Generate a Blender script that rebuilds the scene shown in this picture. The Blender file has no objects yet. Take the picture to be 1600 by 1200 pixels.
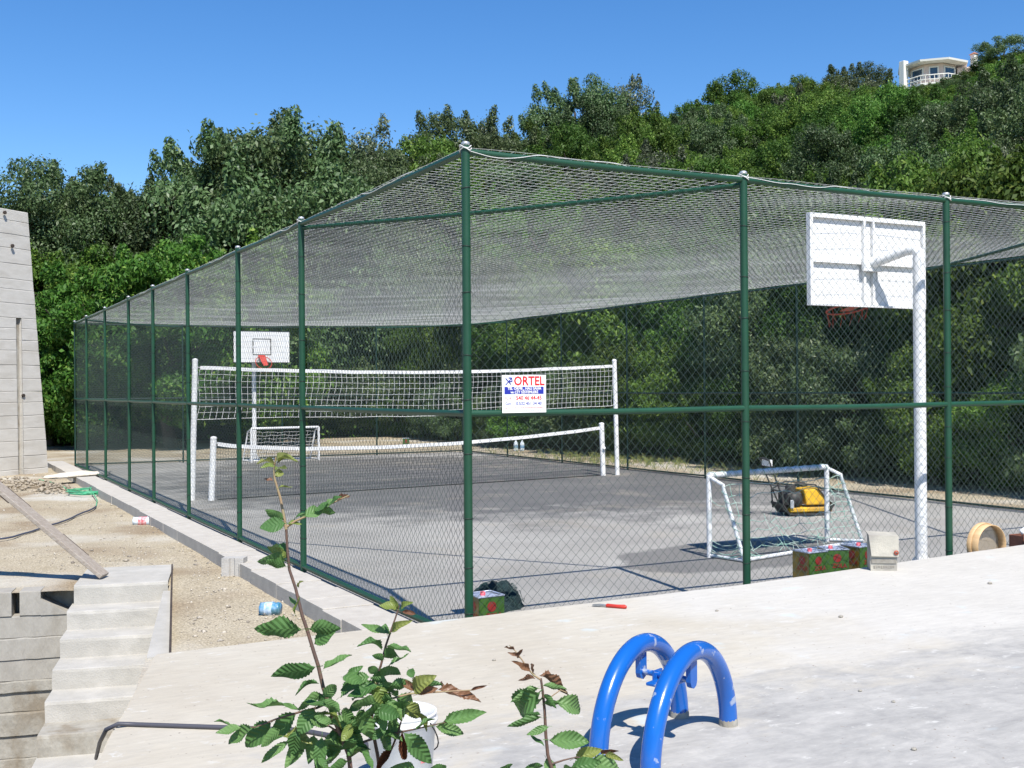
import bpy, bmesh, math, random
import numpy as np
from mathutils import Vector, Matrix, noise

random.seed(7); RNG = np.random.default_rng(7)
scene = bpy.context.scene
COL = scene.collection
R = math.radians

# ------------------------------------------------------------------ camera
# world: x runs along the near fence side (right), y along the long side (away), z up; court surface at z = 0
CAM = Vector((-3.7149, -7.7395, 1.978))
F_PX, YAW, PITCH, ROLL = 1756.69, .4873, .004, -.0078
_r = Vector((math.cos(YAW), -math.sin(YAW), 0)); _f = Vector((math.sin(YAW), math.cos(YAW), 0)); _u = Vector((0, 0, 1))
FW = _f * math.cos(PITCH) + _u * math.sin(PITCH)
UP0 = _u * math.cos(PITCH) - _f * math.sin(PITCH)
RT = _r * math.cos(ROLL) + UP0 * math.sin(ROLL)
UP = UP0 * math.cos(ROLL) - _r * math.sin(ROLL)
cd = bpy.data.cameras.new('camera'); cam = bpy.data.objects.new('camera', cd); COL.objects.link(cam)
cd.sensor_width = 36; cd.lens = 36 * F_PX / 1600; cd.clip_start = .05; cd.clip_end = 3000
cam.matrix_world = Matrix(((RT.x, UP.x, -FW.x, CAM.x), (RT.y, UP.y, -FW.y, CAM.y), (RT.z, UP.z, -FW.z, CAM.z), (0, 0, 0, 1)))
scene.camera = cam

# ------------------------------------------------------------------ light
SH = Vector((.104, .702, -1.0))            # travel of sunlight (shadow shift per metre of height)
ELEV = math.atan2(1, math.hypot(SH.x, SH.y)); AZ = math.atan2(-SH.x, -SH.y)
world = bpy.data.worlds.new('World'); scene.world = world; world.use_nodes = True
nt = world.node_tree; bg = nt.nodes['Background']
sky = nt.nodes.new('ShaderNodeTexSky'); sky.sky_type = 'NISHITA'; sky.sun_disc = False
sky.sun_elevation = ELEV; sky.sun_rotation = AZ; sky.altitude = 300; sky.air_density = 1.0; sky.dust_density = .0; sky.ozone_density = 3.0
hsv = nt.nodes.new('ShaderNodeHueSaturation'); hsv.inputs['Saturation'].default_value = 1.3; hsv.inputs['Hue'].default_value = .506
nt.links.new(sky.outputs[0], hsv.inputs['Color']); nt.links.new(hsv.outputs[0], bg.inputs[0]); bg.inputs[1].default_value = .119
sd = bpy.data.lights.new('sun', 'SUN'); sd.energy = 5.0; sd.angle = R(.5); sd.color = (1, .955, .88)
sun = bpy.data.objects.new('sun', sd); COL.objects.link(sun)
sun.rotation_euler = SH.to_track_quat('-Z', 'Y').to_euler(); sun.location = (0, -20, 40)
vs = scene.view_settings; vs.view_transform = 'Standard'; vs.look = 'None'; vs.exposure = .5; vs.gamma = 1; vs.use_curve_mapping = False
scene.cycles.max_bounces = 4; scene.cycles.diffuse_bounces = 2; scene.cycles.glossy_bounces = 2; scene.cycles.transmission_bounces = 2; scene.cycles.transparent_max_bounces = 16

# ------------------------------------------------------------------ placing helpers
def ray(px, py): return FW + RT * ((px - 800) / F_PX) + UP * ((600 - py) / F_PX)
def gp(px, py, z=0.):
    d = ray(px, py); return CAM + d * ((z - CAM.z) / d.z)
def dp(px, py, D): return CAM + ray(px, py) * D
def yp(px, py, y):
    d = ray(px, py); return CAM + d * ((y - CAM.y) / d.y)

# ------------------------------------------------------------------ materials
MATS = {}
def mat(name, c1, c2=None, scale=8., rough=.6, bump=0., bscale=None, metal=0., spec=.5, c3=None, scale3=1.2, amt3=.6, detail=5., stretch=None, coat=0., thr3=(.48, .66)):
    """two (or three) colours broken up by noise, with an optional fine relief"""
    m = bpy.data.materials.new(name); m.use_nodes = True; t = m.node_tree; n = t.nodes; L = t.links
    b = n['Principled BSDF']; b.inputs['Roughness'].default_value = rough; b.inputs['Metallic'].default_value = metal
    b.inputs['Specular IOR Level'].default_value = spec; b.inputs['Coat Weight'].default_value = coat
    b.inputs['Base Color'].default_value = (*c1, 1)
    tc = n.new('ShaderNodeTexCoord'); vec = tc.outputs['Object']
    if stretch:
        mp = n.new('ShaderNodeMapping'); mp.inputs['Scale'].default_value = stretch; L.new(vec, mp.inputs[0]); vec = mp.outputs[0]
    if c2:
        nz = n.new('ShaderNodeTexNoise'); nz.inputs['Scale'].default_value = scale; nz.inputs['Detail'].default_value = detail; nz.inputs['Roughness'].default_value = .65
        L.new(vec, nz.inputs['Vector'])
        rp = n.new('ShaderNodeValToRGB'); rp.color_ramp.elements[0].position = .35; rp.color_ramp.elements[1].position = .65
        rp.color_ramp.elements[0].color = (*c1, 1); rp.color_ramp.elements[1].color = (*c2, 1)
        L.new(nz.outputs['Fac'], rp.inputs[0]); out = rp.outputs[0]
        if c3:
            n3 = n.new('ShaderNodeTexNoise'); n3.inputs['Scale'].default_value = scale3; n3.inputs['Detail'].default_value = 8; L.new(vec, n3.inputs['Vector'])
            r3 = n.new('ShaderNodeValToRGB'); r3.color_ramp.elements[0].position = thr3[0]; r3.color_ramp.elements[1].position = thr3[1]
            r3.color_ramp.elements[0].color = (0, 0, 0, 1); r3.color_ramp.elements[1].color = (amt3, amt3, amt3, 1); L.new(n3.outputs['Fac'], r3.inputs[0])
            mx = n.new('ShaderNodeMixRGB'); L.new(r3.outputs[0], mx.inputs[0]); L.new(out, mx.inputs[1]); mx.inputs[2].default_value = (*c3, 1); out = mx.outputs[0]
        L.new(out, b.inputs['Base Color'])
    if bump:
        nb = n.new('ShaderNodeTexNoise'); nb.inputs['Scale'].default_value = bscale or scale * 4; nb.inputs['Detail'].default_value = 6; L.new(vec, nb.inputs['Vector'])
        bp = n.new('ShaderNodeBump'); bp.inputs['Strength'].default_value = bump; bp.inputs['Distance'].default_value = .02
        L.new(nb.outputs['Fac'], bp.inputs['Height']); L.new(bp.outputs[0], b.inputs['Normal'])
    MATS[name] = m; return m

def leaf_mat(name, cols, trans=.35, rough=.42, spec=.5, tint=.0, veins=False):
    """leaf colours picked per leaf, with a shift per plant; thin enough to let some light through"""
    m = bpy.data.materials.new(name); m.use_nodes = True; t = m.node_tree; n = t.nodes; L = t.links
    b = n['Principled BSDF']; b.inputs['Roughness'].default_value = rough; b.inputs['Specular IOR Level'].default_value = spec
    if veins: inf = n.new('ShaderNodeObjectInfo'); rnd = inf.outputs['Random']
    else: inf = n.new('ShaderNodeNewGeometry'); rnd = inf.outputs['Random Per Island']
    rp = n.new('ShaderNodeValToRGB'); els = rp.color_ramp.elements
    while len(els) < len(cols): els.new(.5)
    for e, (p, c) in zip(els, cols): e.position = p; e.color = (*c, 1)
    L.new(rnd, rp.inputs[0]); col = rp.outputs[0]
    if not veins:
        oi = n.new('ShaderNodeObjectInfo'); hs = n.new('ShaderNodeHueSaturation')
        mr = n.new('ShaderNodeMapRange'); mr.inputs['To Min'].default_value = .478; mr.inputs['To Max'].default_value = .515
        L.new(oi.outputs['Random'], mr.inputs[0]); L.new(mr.outputs[0], hs.inputs['Hue'])
        ma = n.new('ShaderNodeMath'); ma.operation = 'MULTIPLY'; ma.inputs[1].default_value = 7.31; L.new(oi.outputs['Random'], ma.inputs[0])
        fr = n.new('ShaderNodeMath'); fr.operation = 'FRACT'; L.new(ma.outputs[0], fr.inputs[0])
        mv = n.new('ShaderNodeMapRange'); mv.inputs['To Min'].default_value = .62; mv.inputs['To Max'].default_value = 1.42
        L.new(fr.outputs[0], mv.inputs[0]); L.new(mv.outputs[0], hs.inputs['Value']); L.new(col, hs.inputs['Color']); col = hs.outputs[0]
    else:
        tc = n.new('ShaderNodeTexCoord'); wv = n.new('ShaderNodeTexWave'); wv.wave_type = 'BANDS'; wv.bands_direction = 'DIAGONAL'
        sx = n.new('ShaderNodeSeparateXYZ'); L.new(tc.outputs['Object'], sx.inputs[0])
        ab = n.new('ShaderNodeMath'); ab.operation = 'ABSOLUTE'; L.new(sx.outputs['X'], ab.inputs[0])
        cx = n.new('ShaderNodeCombineXYZ'); L.new(sx.outputs['Y'], cx.inputs['X']); 
        ng = n.new('ShaderNodeMath'); ng.operation = 'MULTIPLY'; ng.inputs[1].default_value = -.8; L.new(ab.outputs[0], ng.inputs[0]); L.new(ng.outputs[0], cx.inputs['Y'])
        L.new(cx.outputs[0], wv.inputs['Vector']); wv.inputs['Scale'].default_value = 4.6; wv.inputs['Distortion'].default_value = .3
        bp = n.new('ShaderNodeBump'); bp.inputs['Strength'].default_value = .32; bp.inputs['Distance'].default_value = .02; L.new(wv.outputs['Fac'], bp.inputs['Height']); L.new(bp.outputs[0], b.inputs['Normal'])
        mx = n.new('ShaderNodeMixRGB'); mx.blend_type = 'MULTIPLY'; mx.inputs[0].default_value = .06; L.new(col, mx.inputs[1]); L.new(wv.outputs['Fac'], mx.inputs[2]); col = mx.outputs[0]
    L.new(col, b.inputs['Base Color'])
    tr = n.new('ShaderNodeBsdfTranslucent'); L.new(col, tr.inputs[0])
    mx = n.new('ShaderNodeMixShader'); mx.inputs[0].default_value = trans; L.new(b.outputs[0], mx.inputs[1]); L.new(tr.outputs[0], mx.inputs[2])
    L.new(mx.outputs[0], n['Material Output'].inputs['Surface'])
    MATS[name] = m; return m

M_green = mat('green_paint', (.007, .050, .024), (.009, .062, .030), 5, .45, .05, 60)
M_greend = mat('far_side_green', (.005, .028, .02), (.008, .036, .026), 5, .5)  # darker green used on the right and far sides of the fence
M_wire = mat('green_wire', (.075, .115, .098), None, rough=.35)
M_galv = mat('galvanised', (.42, .44, .45), (.6, .62, .63), 20, .4, metal=.6)
M_tie = mat('dark_tie', (.015, .03, .022), None, rough=.5)
M_net = mat('white_cord', (.56, .57, .55), None, rough=.8)
M_ropewhite = mat('white_rope', (.74, .74, .72), (.6, .6, .58), 30, .9, .3, 90)
M_netgreen = mat('green_cord', (.20, .42, .34), (.5, .56, .5), 9, .8)
M_black = mat('black_cord', (.012, .012, .014), None, rough=.8)
M_white = mat('white_paint', (.80, .80, .79), (.74, .74, .73), 6, .35, c3=(.6, .58, .54), scale3=2.2, amt3=.25)
M_whitechip = mat('chipped_white_paint', (.74, .74, .74), (.64, .65, .66), 10, .45, .1, 60, c3=(.14, .22, .24), scale3=7, amt3=.55)
M_bluegrey = mat('blue_grey_paint', (.28, .38, .52), (.34, .45, .6), 14, .45, .1, 50, c3=(.62, .66, .7), scale3=6, amt3=.7)
M_blue = mat('blue_gloss_paint', (.007, .10, .41), (.008, .115, .45), 3, .24, .03, 40, c3=(.42, .46, .52), scale3=11, amt3=.75, coat=.25, thr3=(.625, .66))
M_red = mat('red_paint', (.55, .03, .015), (.42, .03, .02), 20, .5)
M_rust = mat('orange_rust', (.42, .075, .035), (.30, .06, .03), 20, .7)
M_yellow = mat('yellow_paint', (.72, .42, .02), (.62, .34, .02), 9, .4, .05, c3=(.14, .1, .06), scale3=4, amt3=.6)
M_rubber = mat('black_rubber', (.018, .018, .02), (.05, .045, .04), 10, .6, .1)
M_steel = mat('grey_steel', (.2, .21, .22), (.3, .31, .32), 15, .4, metal=.5)
M_tintop = mat('tin_plate', (.5, .55, .66), (.36, .4, .5), 12, .35, metal=.4)
M_tgreen = mat('tin_green_print', (.05, .12, .02), (.035, .085, .018), 12, .4)
M_tyellow = mat('tin_olive_print', (.22, .15, .02), (.16, .105, .02), 12, .4)
M_tred = mat('tin_red_print', (.22, .02, .015), None, rough=.5)
M_pink = mat('pink_plastic', (.75, .12, .16), None, rough=.4)
M_card = mat('worn_grey_board', (.46, .43, .36), (.36, .34, .29), 7, .9, .2, 60, c3=(.22, .2, .19), scale3=6, amt3=.5)
M_cardd = mat('worn_board_print', (.22, .2, .17), (.3, .28, .24), 25, .9)
M_wood = mat('pale_bent_wood', (.62, .42, .22), (.52, .33, .16), 4, .55, .1, 40, stretch=(1, 1, 12))
M_sieve = mat('sieve_mesh_wire', (.48, .40, .29), None, rough=.6, metal=.3)
M_plank = mat('weathered_timber', (.36, .31, .26), (.24, .2, .165), 6, .85, .3, 30, stretch=(1, 14, 14), c3=(.42, .38, .33), scale3=3, amt3=.6)
M_plankd = mat('timber_and_gap_shade', (.035, .026, .02), (.07, .05, .038), 8, .85, .3, 30)  # timber tone darkened for the plank's shadowed gaps; formwork and plugs share it
M_bucket = mat('white_plastic', (.78, .78, .76), (.7, .7, .68), 5, .35, c3=(.6, .55, .5), scale3=8, amt3=.4)
M_hose = mat('green_hose', (.08, .42, .22), None, rough=.4)
M_hosed = mat('dark_blue_hose', (.05, .06, .1), None, rough=.5)
M_cable = mat('grey_black_cable', (.06, .06, .075), None, rough=.5)
M_signw = mat('sign_white', (.82, .82, .80), None, rough=.3)
M_signr = mat('sign_red', (.72, .015, .02), None, rough=.3)
M_signb = mat('sign_blue', (.02, .03, .32), None, rough=.3)
M_signg = mat('sign_grey', (.35, .37, .45), None, rough=.3)
M_bottle = mat('pale_clear_plastic', (.62, .7, .76), None, rough=.15)
M_bluecan = mat('blue_can_print', (.04, .22, .42), (.3, .42, .55), 14, .35, c3=(.02, .12, .14), scale3=9, amt3=.9)
M_redlab = mat('red_label', (.6, .04, .06), (.8, .6, .6), 30, .4)
M_bark = mat('bark', (.10, .08, .06), (.05, .042, .035), 12, .9, .4, 30)
M_stem = mat('sapling_bark', (.15, .085, .06), (.09, .06, .05), 40, .6, .1)
M_stemy = mat('young_green_stem', (.30, .26, .14), (.32, .2, .12), 30, .6)
M_rag = mat('pale_sacking', (.66, .62, .55), (.55, .48, .38), 8, .9, .3)
M_housew = mat('pale_plaster', (.72, .58, .5), (.68, .54, .46), 3, .8)
M_housec = mat('cream_trim', (.8, .78, .7), None, rough=.7)
M_glass = mat('window_glass', (.05, .09, .13), None, rough=.08)
M_tile = mat('roof_tile', (.5, .2, .1), (.4, .16, .09), 6, .8)
M_conc = mat('board_marked_concrete', (.31, .29, .255), (.39, .37, .33), 5, .9, .45, 40, c3=(.2, .175, .14), scale3=5, amt3=.55, stretch=(1, 1, .35))
M_concstain = mat('stained_concrete', (.29, .27, .23), (.37, .35, .305), 6, .9, .5, 30, c3=(.19, .15, .10), scale3=4.5, amt3=.7, stretch=(1, 1, .6))
M_towerc = mat('grey_tower_concrete', (.50, .475, .43), (.56, .535, .49), 2.5, .9, .35, 22, c3=(.42, .39, .34), scale3=1.4, amt3=.5, stretch=(1, 1, 3))
M_step = mat('pale_step_concrete', (.42, .40, .36), (.37, .355, .32), 6, .9, .22, 60, c3=(.48, .46, .42), scale3=4, amt3=.6)
M_kerb = mat('kerb_concrete', (.42, .39, .345), (.48, .45, .40), 7, .9, .25, 60, c3=(.36, .33, .29), scale3=5, amt3=.35)
M_kerbp = mat('pink_grey_kerb', (.44, .42, .39), (.36, .35, .33), 7, .9, .25, 60)
M_soil = mat('dark_soil', (.16, .12, .08), (.24, .19, .13), 5, .95, .6, 20)

def sand_mat():
    m = mat('sandy_earth', (.375, .318, .222), (.45, .395, .295), 1.4, .95, .8, 24, c3=(.27, .205, .13), scale3=.7, amt3=.9, detail=9)
    t = m.node_tree; n = t.nodes; L = t.links; b = n['Principled BSDF']
    src = b.inputs['Base Color'].links[0].from_socket
    tc = [x for x in n if x.type == 'TEX_COORD'][0]
    nz = n.new('ShaderNodeTexNoise'); nz.inputs['Scale'].default_value = 55; nz.inputs['Detail'].default_value = 3; L.new(tc.outputs['Object'], nz.inputs['Vector'])
    rp = n.new('ShaderNodeValToRGB'); rp.color_ramp.elements[0].position = .3; rp.color_ramp.elements[1].position = .7
    rp.color_ramp.elements[0].color = (.5, .48, .45, 1); rp.color_ramp.elements[1].color = (1.3, 1.3, 1.3, 1); L.new(nz.outputs['Fac'], rp.inputs[0])
    mx = n.new('ShaderNodeMixRGB'); mx.blend_type = 'MULTIPLY'; mx.inputs[0].default_value = 1; L.new(src, mx.inputs[1]); L.new(rp.outputs[0], mx.inputs[2])
    # pale cement dust spilled in patches
    n2 = n.new('ShaderNodeTexNoise'); n2.inputs['Scale'].default_value = .42; n2.inputs['Detail'].default_value = 7; L.new(tc.outputs['Object'], n2.inputs['Vector'])
    r2 = n.new('ShaderNodeValToRGB'); r2.color_ramp.elements[0].position = .53; r2.color_ramp.elements[1].position = .66
    r2.color_ramp.elements[0].color = (0, 0, 0, 1); r2.color_ramp.elements[1].color = (.75, .75, .75, 1); L.new(n2.outputs['Fac'], r2.inputs[0])
    m2 = n.new('ShaderNodeMixRGB'); L.new(r2.outputs[0], m2.inputs[0]); L.new(mx.outputs[0], m2.inputs[1]); m2.inputs[2].default_value = (.50, .48, .43, 1)
    L.new(m2.outputs[0], b.inputs['Base Color']); return m
M_sand = sand_mat()

def slab_mat():
    m = bpy.data.materials.new('screeded_cement'); m.use_nodes = True; t = m.node_tree; n = t.nodes; L = t.links; b = n['Principled BSDF']
    b.inputs['Roughness'].default_value = .75; b.inputs['Specular IOR Level'].default_value = .3
    tc = n.new('ShaderNodeTexCoord'); P = tc.outputs['Object']
    def nz(s, d, stretch=None, rough=.6, dist=0.):
        v = P
        if stretch:
            mp = n.new('ShaderNodeMapping'); mp.inputs['Scale'].default_value = stretch; mp.inputs['Rotation'].default_value = (0, 0, .35); L.new(P, mp.inputs[0]); v = mp.outputs[0]
        x = n.new('ShaderNodeTexNoise'); x.inputs['Scale'].default_value = s; x.inputs['Detail'].default_value = d; x.inputs['Roughness'].default_value = rough; x.inputs['Distortion'].default_value = dist
        L.new(v, x.inputs['Vector']); return x.outputs['Fac']
    def ramp(f, a, c, p0, p1):
        x = n.new('ShaderNodeValToRGB'); x.color_ramp.elements[0].position = p0; x.color_ramp.elements[1].position = p1
        x.color_ramp.elements[0].color = (*a, 1); x.color_ramp.elements[1].color = (*c, 1); L.new(f, x.inputs[0]); return x.outputs[0]
    def mix(f, a, c, mode='MIX'):
        x = n.new('ShaderNodeMixRGB'); x.blend_type = mode
        if isinstance(f, float): x.inputs[0].default_value = f
        else: L.new(f, x.inputs[0])
        for i, s in ((1, a), (2, c)):
            if isinstance(s, tuple): x.inputs[i].default_value = (*s, 1)
            else: L.new(s, x.inputs[i])
        return x.outputs[0]
    base = ramp(nz(1.1, 8), (.455, .41, .335), (.51, .47, .395), .35, .65)
    white = ramp(nz(1.3, 6), (.50, .475, .43), (.56, .535, .49), .3, .7)
    # dry, dusty white area on the far right, still-grey trowelled cement nearer
    sp = n.new('ShaderNodeSeparateXYZ'); L.new(P, sp.inputs[0])
    ax = n.new('ShaderNodeMath'); ax.operation = 'MULTIPLY_ADD'; L.new(sp.outputs['X'], ax.inputs[0]); ax.inputs[1].default_value = .17; ax.inputs[2].default_value = .30
    a2 = n.new('ShaderNodeMath'); a2.operation = 'ADD'; L.new(ax.outputs[0], a2.inputs[0])
    k = n.new('ShaderNodeMath'); k.operation = 'MULTIPLY_ADD'; L.new(nz(1.0, 7, None, .65), k.inputs[0]); k.inputs[1].default_value = .9; k.inputs[2].default_value = -.45; L.new(k.outputs[0], a2.inputs[1])
    wf = ramp(a2.outputs[0], (0, 0, 0), (1, 1, 1), .42, .66)
    col = mix(wf, base, white)
    gy = n.new('ShaderNodeMath'); gy.operation = 'MULTIPLY_ADD'; L.new(sp.outputs['Y'], gy.inputs[0]); gy.inputs[1].default_value = -.44; gy.inputs[2].default_value = -.88
    gx = n.new('ShaderNodeMath'); gx.operation = 'MULTIPLY_ADD'; L.new(sp.outputs['X'], gx.inputs[0]); gx.inputs[1].default_value = .02; L.new(gy.outputs[0], gx.inputs[2])
    g2 = n.new('ShaderNodeMath'); g2.operation = 'ADD'; L.new(gx.outputs[0], g2.inputs[0])
    k2 = n.new('ShaderNodeMath'); k2.operation = 'MULTIPLY_ADD'; L.new(nz(1.3, 9, (1, 1.5, 1), .72, .3), k2.inputs[0]); k2.inputs[1].default_value = 1.5; k2.inputs[2].default_value = -.75; L.new(k2.outputs[0], g2.inputs[1])
    gf = ramp(g2.outputs[0], (0, 0, 0), (1, 1, 1), .32, .62)
    grey = ramp(nz(3.0, 10, (1, 1.5, 1), .72, .4), (.29, .282, .27), (.49, .47, .435), .3, .7)
    col = mix(gf, col, grey)
    chip = ramp(nz(7., 8, (1, 1.9, 1), .7, .2), (0, 0, 0), (.8, .8, .8), .60, .66)
    col = mix(chip, col, (.56, .545, .51))
    streak = ramp(nz(5, 9, (1, 4.5, 1), .75), (.86, .86, .86), (1.06, 1.06, 1.05), .3, .7)
    col = mix(1., col, streak, 'MULTIPLY')
    dots = ramp(nz(38, 3, None, .5), (0, 0, 0), (1, 1, 1), .70, .74)
    col = mix(dots, col, (.26, .22, .18))
    stain = ramp(nz(2.6, 3, None, .5), (0, 0, 0), (.35, .35, .35), .66, .74)
    col = mix(stain, col, (.50, .66, .74))
    L.new(col, b.inputs['Base Color'])
    bp = n.new('ShaderNodeBump'); bp.inputs['Strength'].default_value = .22; bp.inputs['Distance'].default_value = .01; L.new(nz(30, 8, (1, 2.5, 1)), bp.inputs['Height']); L.new(bp.outputs[0], b.inputs['Normal'])
    return m
M_slab = slab_mat()

def court_mat():
    m = bpy.data.materials.new('old_asphalt'); m.use_nodes = True; t = m.node_tree; n = t.nodes; L = t.links; b = n['Principled BSDF']
    b.inputs['Roughness'].default_value = .85; b.inputs['Specular IOR Level'].default_value = .3
    tc = n.new('ShaderNodeTexCoord'); P = tc.outputs['Object']
    def nz(s, d, rough=.6, sc=None):
        v = P
        if sc: mp = n.new('ShaderNodeMapping'); mp.inputs['Scale'].default_value = sc; L.new(P, mp.inputs[0]); v = mp.outputs[0]
        x = n.new('ShaderNodeTexNoise'); x.inputs['Scale'].default_value = s; x.inputs['Detail'].default_value = d; x.inputs['Roughness'].default_value = rough; L.new(v, x.inputs['Vector']); return x.outputs['Fac']
    def ramp(f, a, c, p0, p1):
        x = n.new('ShaderNodeValToRGB'); x.color_ramp.elements[0].position = p0; x.color_ramp.elements[1].position = p1
        x.color_ramp.elements[0].color = (*a, 1); x.color_ramp.elements[1].color = (*c, 1); L.new(f, x.inputs[0]); return x.outputs[0]
    def mix(f, a, c, mode='MIX'):
        x = n.new('ShaderNodeMixRGB'); x.blend_type = mode
        if isinstance(f, float): x.inputs[0].default_value = f
        else: L.new(f, x.inputs[0])
        for i, s in ((1, a), (2, c)):
            if isinstance(s, tuple): x.inputs[i].default_value = (*s, 1)
            else: L.new(s, x.inputs[i])
        return x.outputs[0]
    def blob(cx, cy, rx, ry, soft, rot=0.):
        mp = n.new('ShaderNodeMapping'); mp.vector_type = 'TEXTURE'; mp.inputs['Location'].default_value = (cx, cy, 0); mp.inputs['Rotation'].default_value = (0, 0, rot); mp.inputs['Scale'].default_value = (rx, ry, 1e3)
        L.new(P, mp.inputs[0]); ln = n.new('ShaderNodeVectorMath'); ln.operation = 'LENGTH'; L.new(mp.outputs[0], ln.inputs[0])
        ad = n.new('ShaderNodeMath'); ad.operation = 'MULTIPLY_ADD'; L.new(nz(1.1, 7), ad.inputs[0]); ad.inputs[1].default_value = .9; 
        s2 = n.new('ShaderNodeMath'); s2.operation = 'ADD'; s2.inputs[1].default_value = -.45; L.new(ln.outputs['Value'], s2.inputs[0]); L.new(s2.outputs[0], ad.inputs[2])
        return ramp(ad.outputs[0], (1, 1, 1), (0, 0, 0), 1 - soft, 1 + soft)
    dusty = ramp(nz(.55, 8), (.275, .262, .24), (.365, .35, .32), .35, .65)
    dark = ramp(nz(.8, 8), (.112, .110, .108), (.150, .146, .140), .35, .65)
    dm = blob(7.2, 14.6, 7.6, 9.2, .28)                       # newly laid, darker band of asphalt
    col = mix(dm, dusty, dark)
    dm2 = blob(7, 21, 5, 2.5, .4); col = mix(dm2, col, (.155, .148, .135))
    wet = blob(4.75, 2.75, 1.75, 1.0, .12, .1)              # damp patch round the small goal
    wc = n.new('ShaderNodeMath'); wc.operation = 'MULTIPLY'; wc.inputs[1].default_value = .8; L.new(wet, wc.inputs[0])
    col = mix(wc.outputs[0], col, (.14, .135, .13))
    fine = ramp(nz(60, 3), (.82, .82, .82), (1.15, 1.15, 1.15), .3, .7); col = mix(1., col, fine, 'MULTIPLY')
    scr = ramp(nz(3.5, 6, .6, (1, 6, 1)), (0, 0, 0), (.5, .5, .5), .68, .74); col = mix(scr, col, (.09, .085, .08))
    brn = ramp(nz(.7, 5), (0, 0, 0), (.5, .5, .5), .55, .72); col = mix(brn, col, (.33, .29, .23))
    L.new(col, b.inputs['Base Color'])
    bp = n.new('ShaderNodeBump'); bp.inputs['Strength'].default_value = .3; bp.inputs['Distance'].default_value = .01; L.new(nz(45, 6), bp.inputs['Height']); L.new(bp.outputs[0], b.inputs['Normal'])
    return m
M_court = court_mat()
M_hill = mat('wooded_hill_floor', (.035, .05, .018), (.06, .075, .025), .8, .95, .5, 6)

# ------------------------------------------------------------------ mesh helpers
class MB:
    def __init__(s): s.v = []; s.f = []; s.sm = []
    def add(s, v, f, smooth=False):
        o = len(s.v); s.v += [tuple(p) for p in v]; s.f += [tuple(i + o for i in q) for q in f]; s.sm += [smooth] * len(f); return s
    def box(s, lo, hi, M=None):
        x0, y0, z0 = lo; x1, y1, z1 = hi
        v = [Vector(p) for p in ((x0, y0, z0), (x1, y0, z0), (x1, y1, z0), (x0, y1, z0), (x0, y0, z1), (x1, y0, z1), (x1, y1, z1), (x0, y1, z1))]
        if M: v = [M @ p for p in v]
        return s.add(v, ((0, 3, 2, 1), (4, 5, 6, 7), (0, 1, 5, 4), (1, 2, 6, 5), (2, 3, 7, 6), (3, 0, 4, 7)))
    def bbox(s, lo, hi, b=.01, M=None):
        """box with chamfered edges"""
        x0, y0, z0 = lo; x1, y1, z1 = hi; v = []; f = []
        bm = bmesh.new(); bmesh.ops.create_cube(bm, size=1)
        for p in bm.verts: p.co = Vector(((x0 + x1) / 2 + p.co.x * (x1 - x0), (y0 + y1) / 2 + p.co.y * (y1 - y0), (z0 + z1) / 2 + p.co.z * (z1 - z0)))
        bmesh.ops.bevel(bm, geom=bm.edges[:], offset=b, segments=1, affect='EDGES')
        bm.verts.index_update()
        v = [(M @ p.co) if M else p.co.copy() for p in bm.verts]; f = [[p.index for p in q.verts] for q in bm.faces]; bm.free()
        return s.add(v, f)
    def tube(s, pts, r, n=8, cap=True, smooth=True):
        pts = [Vector(p) for p in pts]; m = len(pts); rs = r if hasattr(r, '__len__') else [r] * m
        v = []; f = []; prev = None
        for i, p in enumerate(pts):
            t = (pts[min(i + 1, m - 1)] - pts[max(i - 1, 0)])
            if t.length < 1e-9: t = Vector((0, 0, 1))
            t.normalize()
            if prev is None:
                a = Vector((0, 0, 1)) if abs(t.z) < .9 else Vector((1, 0, 0)); x = t.cross(a).normalized()
            else:
                x = (prev - t * prev.dot(t)); x = x.normalized() if x.length > 1e-6 else t.orthogonal().normalized()
            prev = x; y = t.cross(x)
            for k in range(n):
                a = 2 * math.pi * k / n; v.append(p + (x * math.cos(a) + y * math.sin(a)) * rs[i])
        for i in range(m - 1):
            for k in range(n): f.append((i * n + k, i * n + (k + 1) % n, (i + 1) * n + (k + 1) % n, (i + 1) * n + k))
        s.add(v, f, smooth)
        if cap: s.add([v[k] for k in range(n)], [tuple(reversed(range(n)))]); s.add([v[(m - 1) * n + k] for k in range(n)], [tuple(range(n))])
        return s
    def lathe(s, prof, c=(0, 0, 0), n=24, M=None, smooth=True):
        v = []; f = []; c = Vector(c)
        for (r, z) in prof:
            for k in range(n):
                a = 2 * math.pi * k / n; p = Vector((r * math.cos(a), r * math.sin(a), z)); v.append(c + ((M @ p) if M else p))
        for i in range(len(prof) - 1):
            for k in range(n): f.append((i * n + k, i * n + (k + 1) % n, (i + 1) * n + (k + 1) % n, (i + 1) * n + k))
        return s.add(v, f, smooth)
    def mesh(s, name, m):
        me = bpy.data.meshes.new(name); me.from_pydata(s.v, [], s.f); me.materials.append(m)
        me.polygons.foreach_set('use_smooth', s.sm); me.update(); return me
    def build(s, name, m, parent=None): return link(name, s.mesh(name, m), parent)

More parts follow.
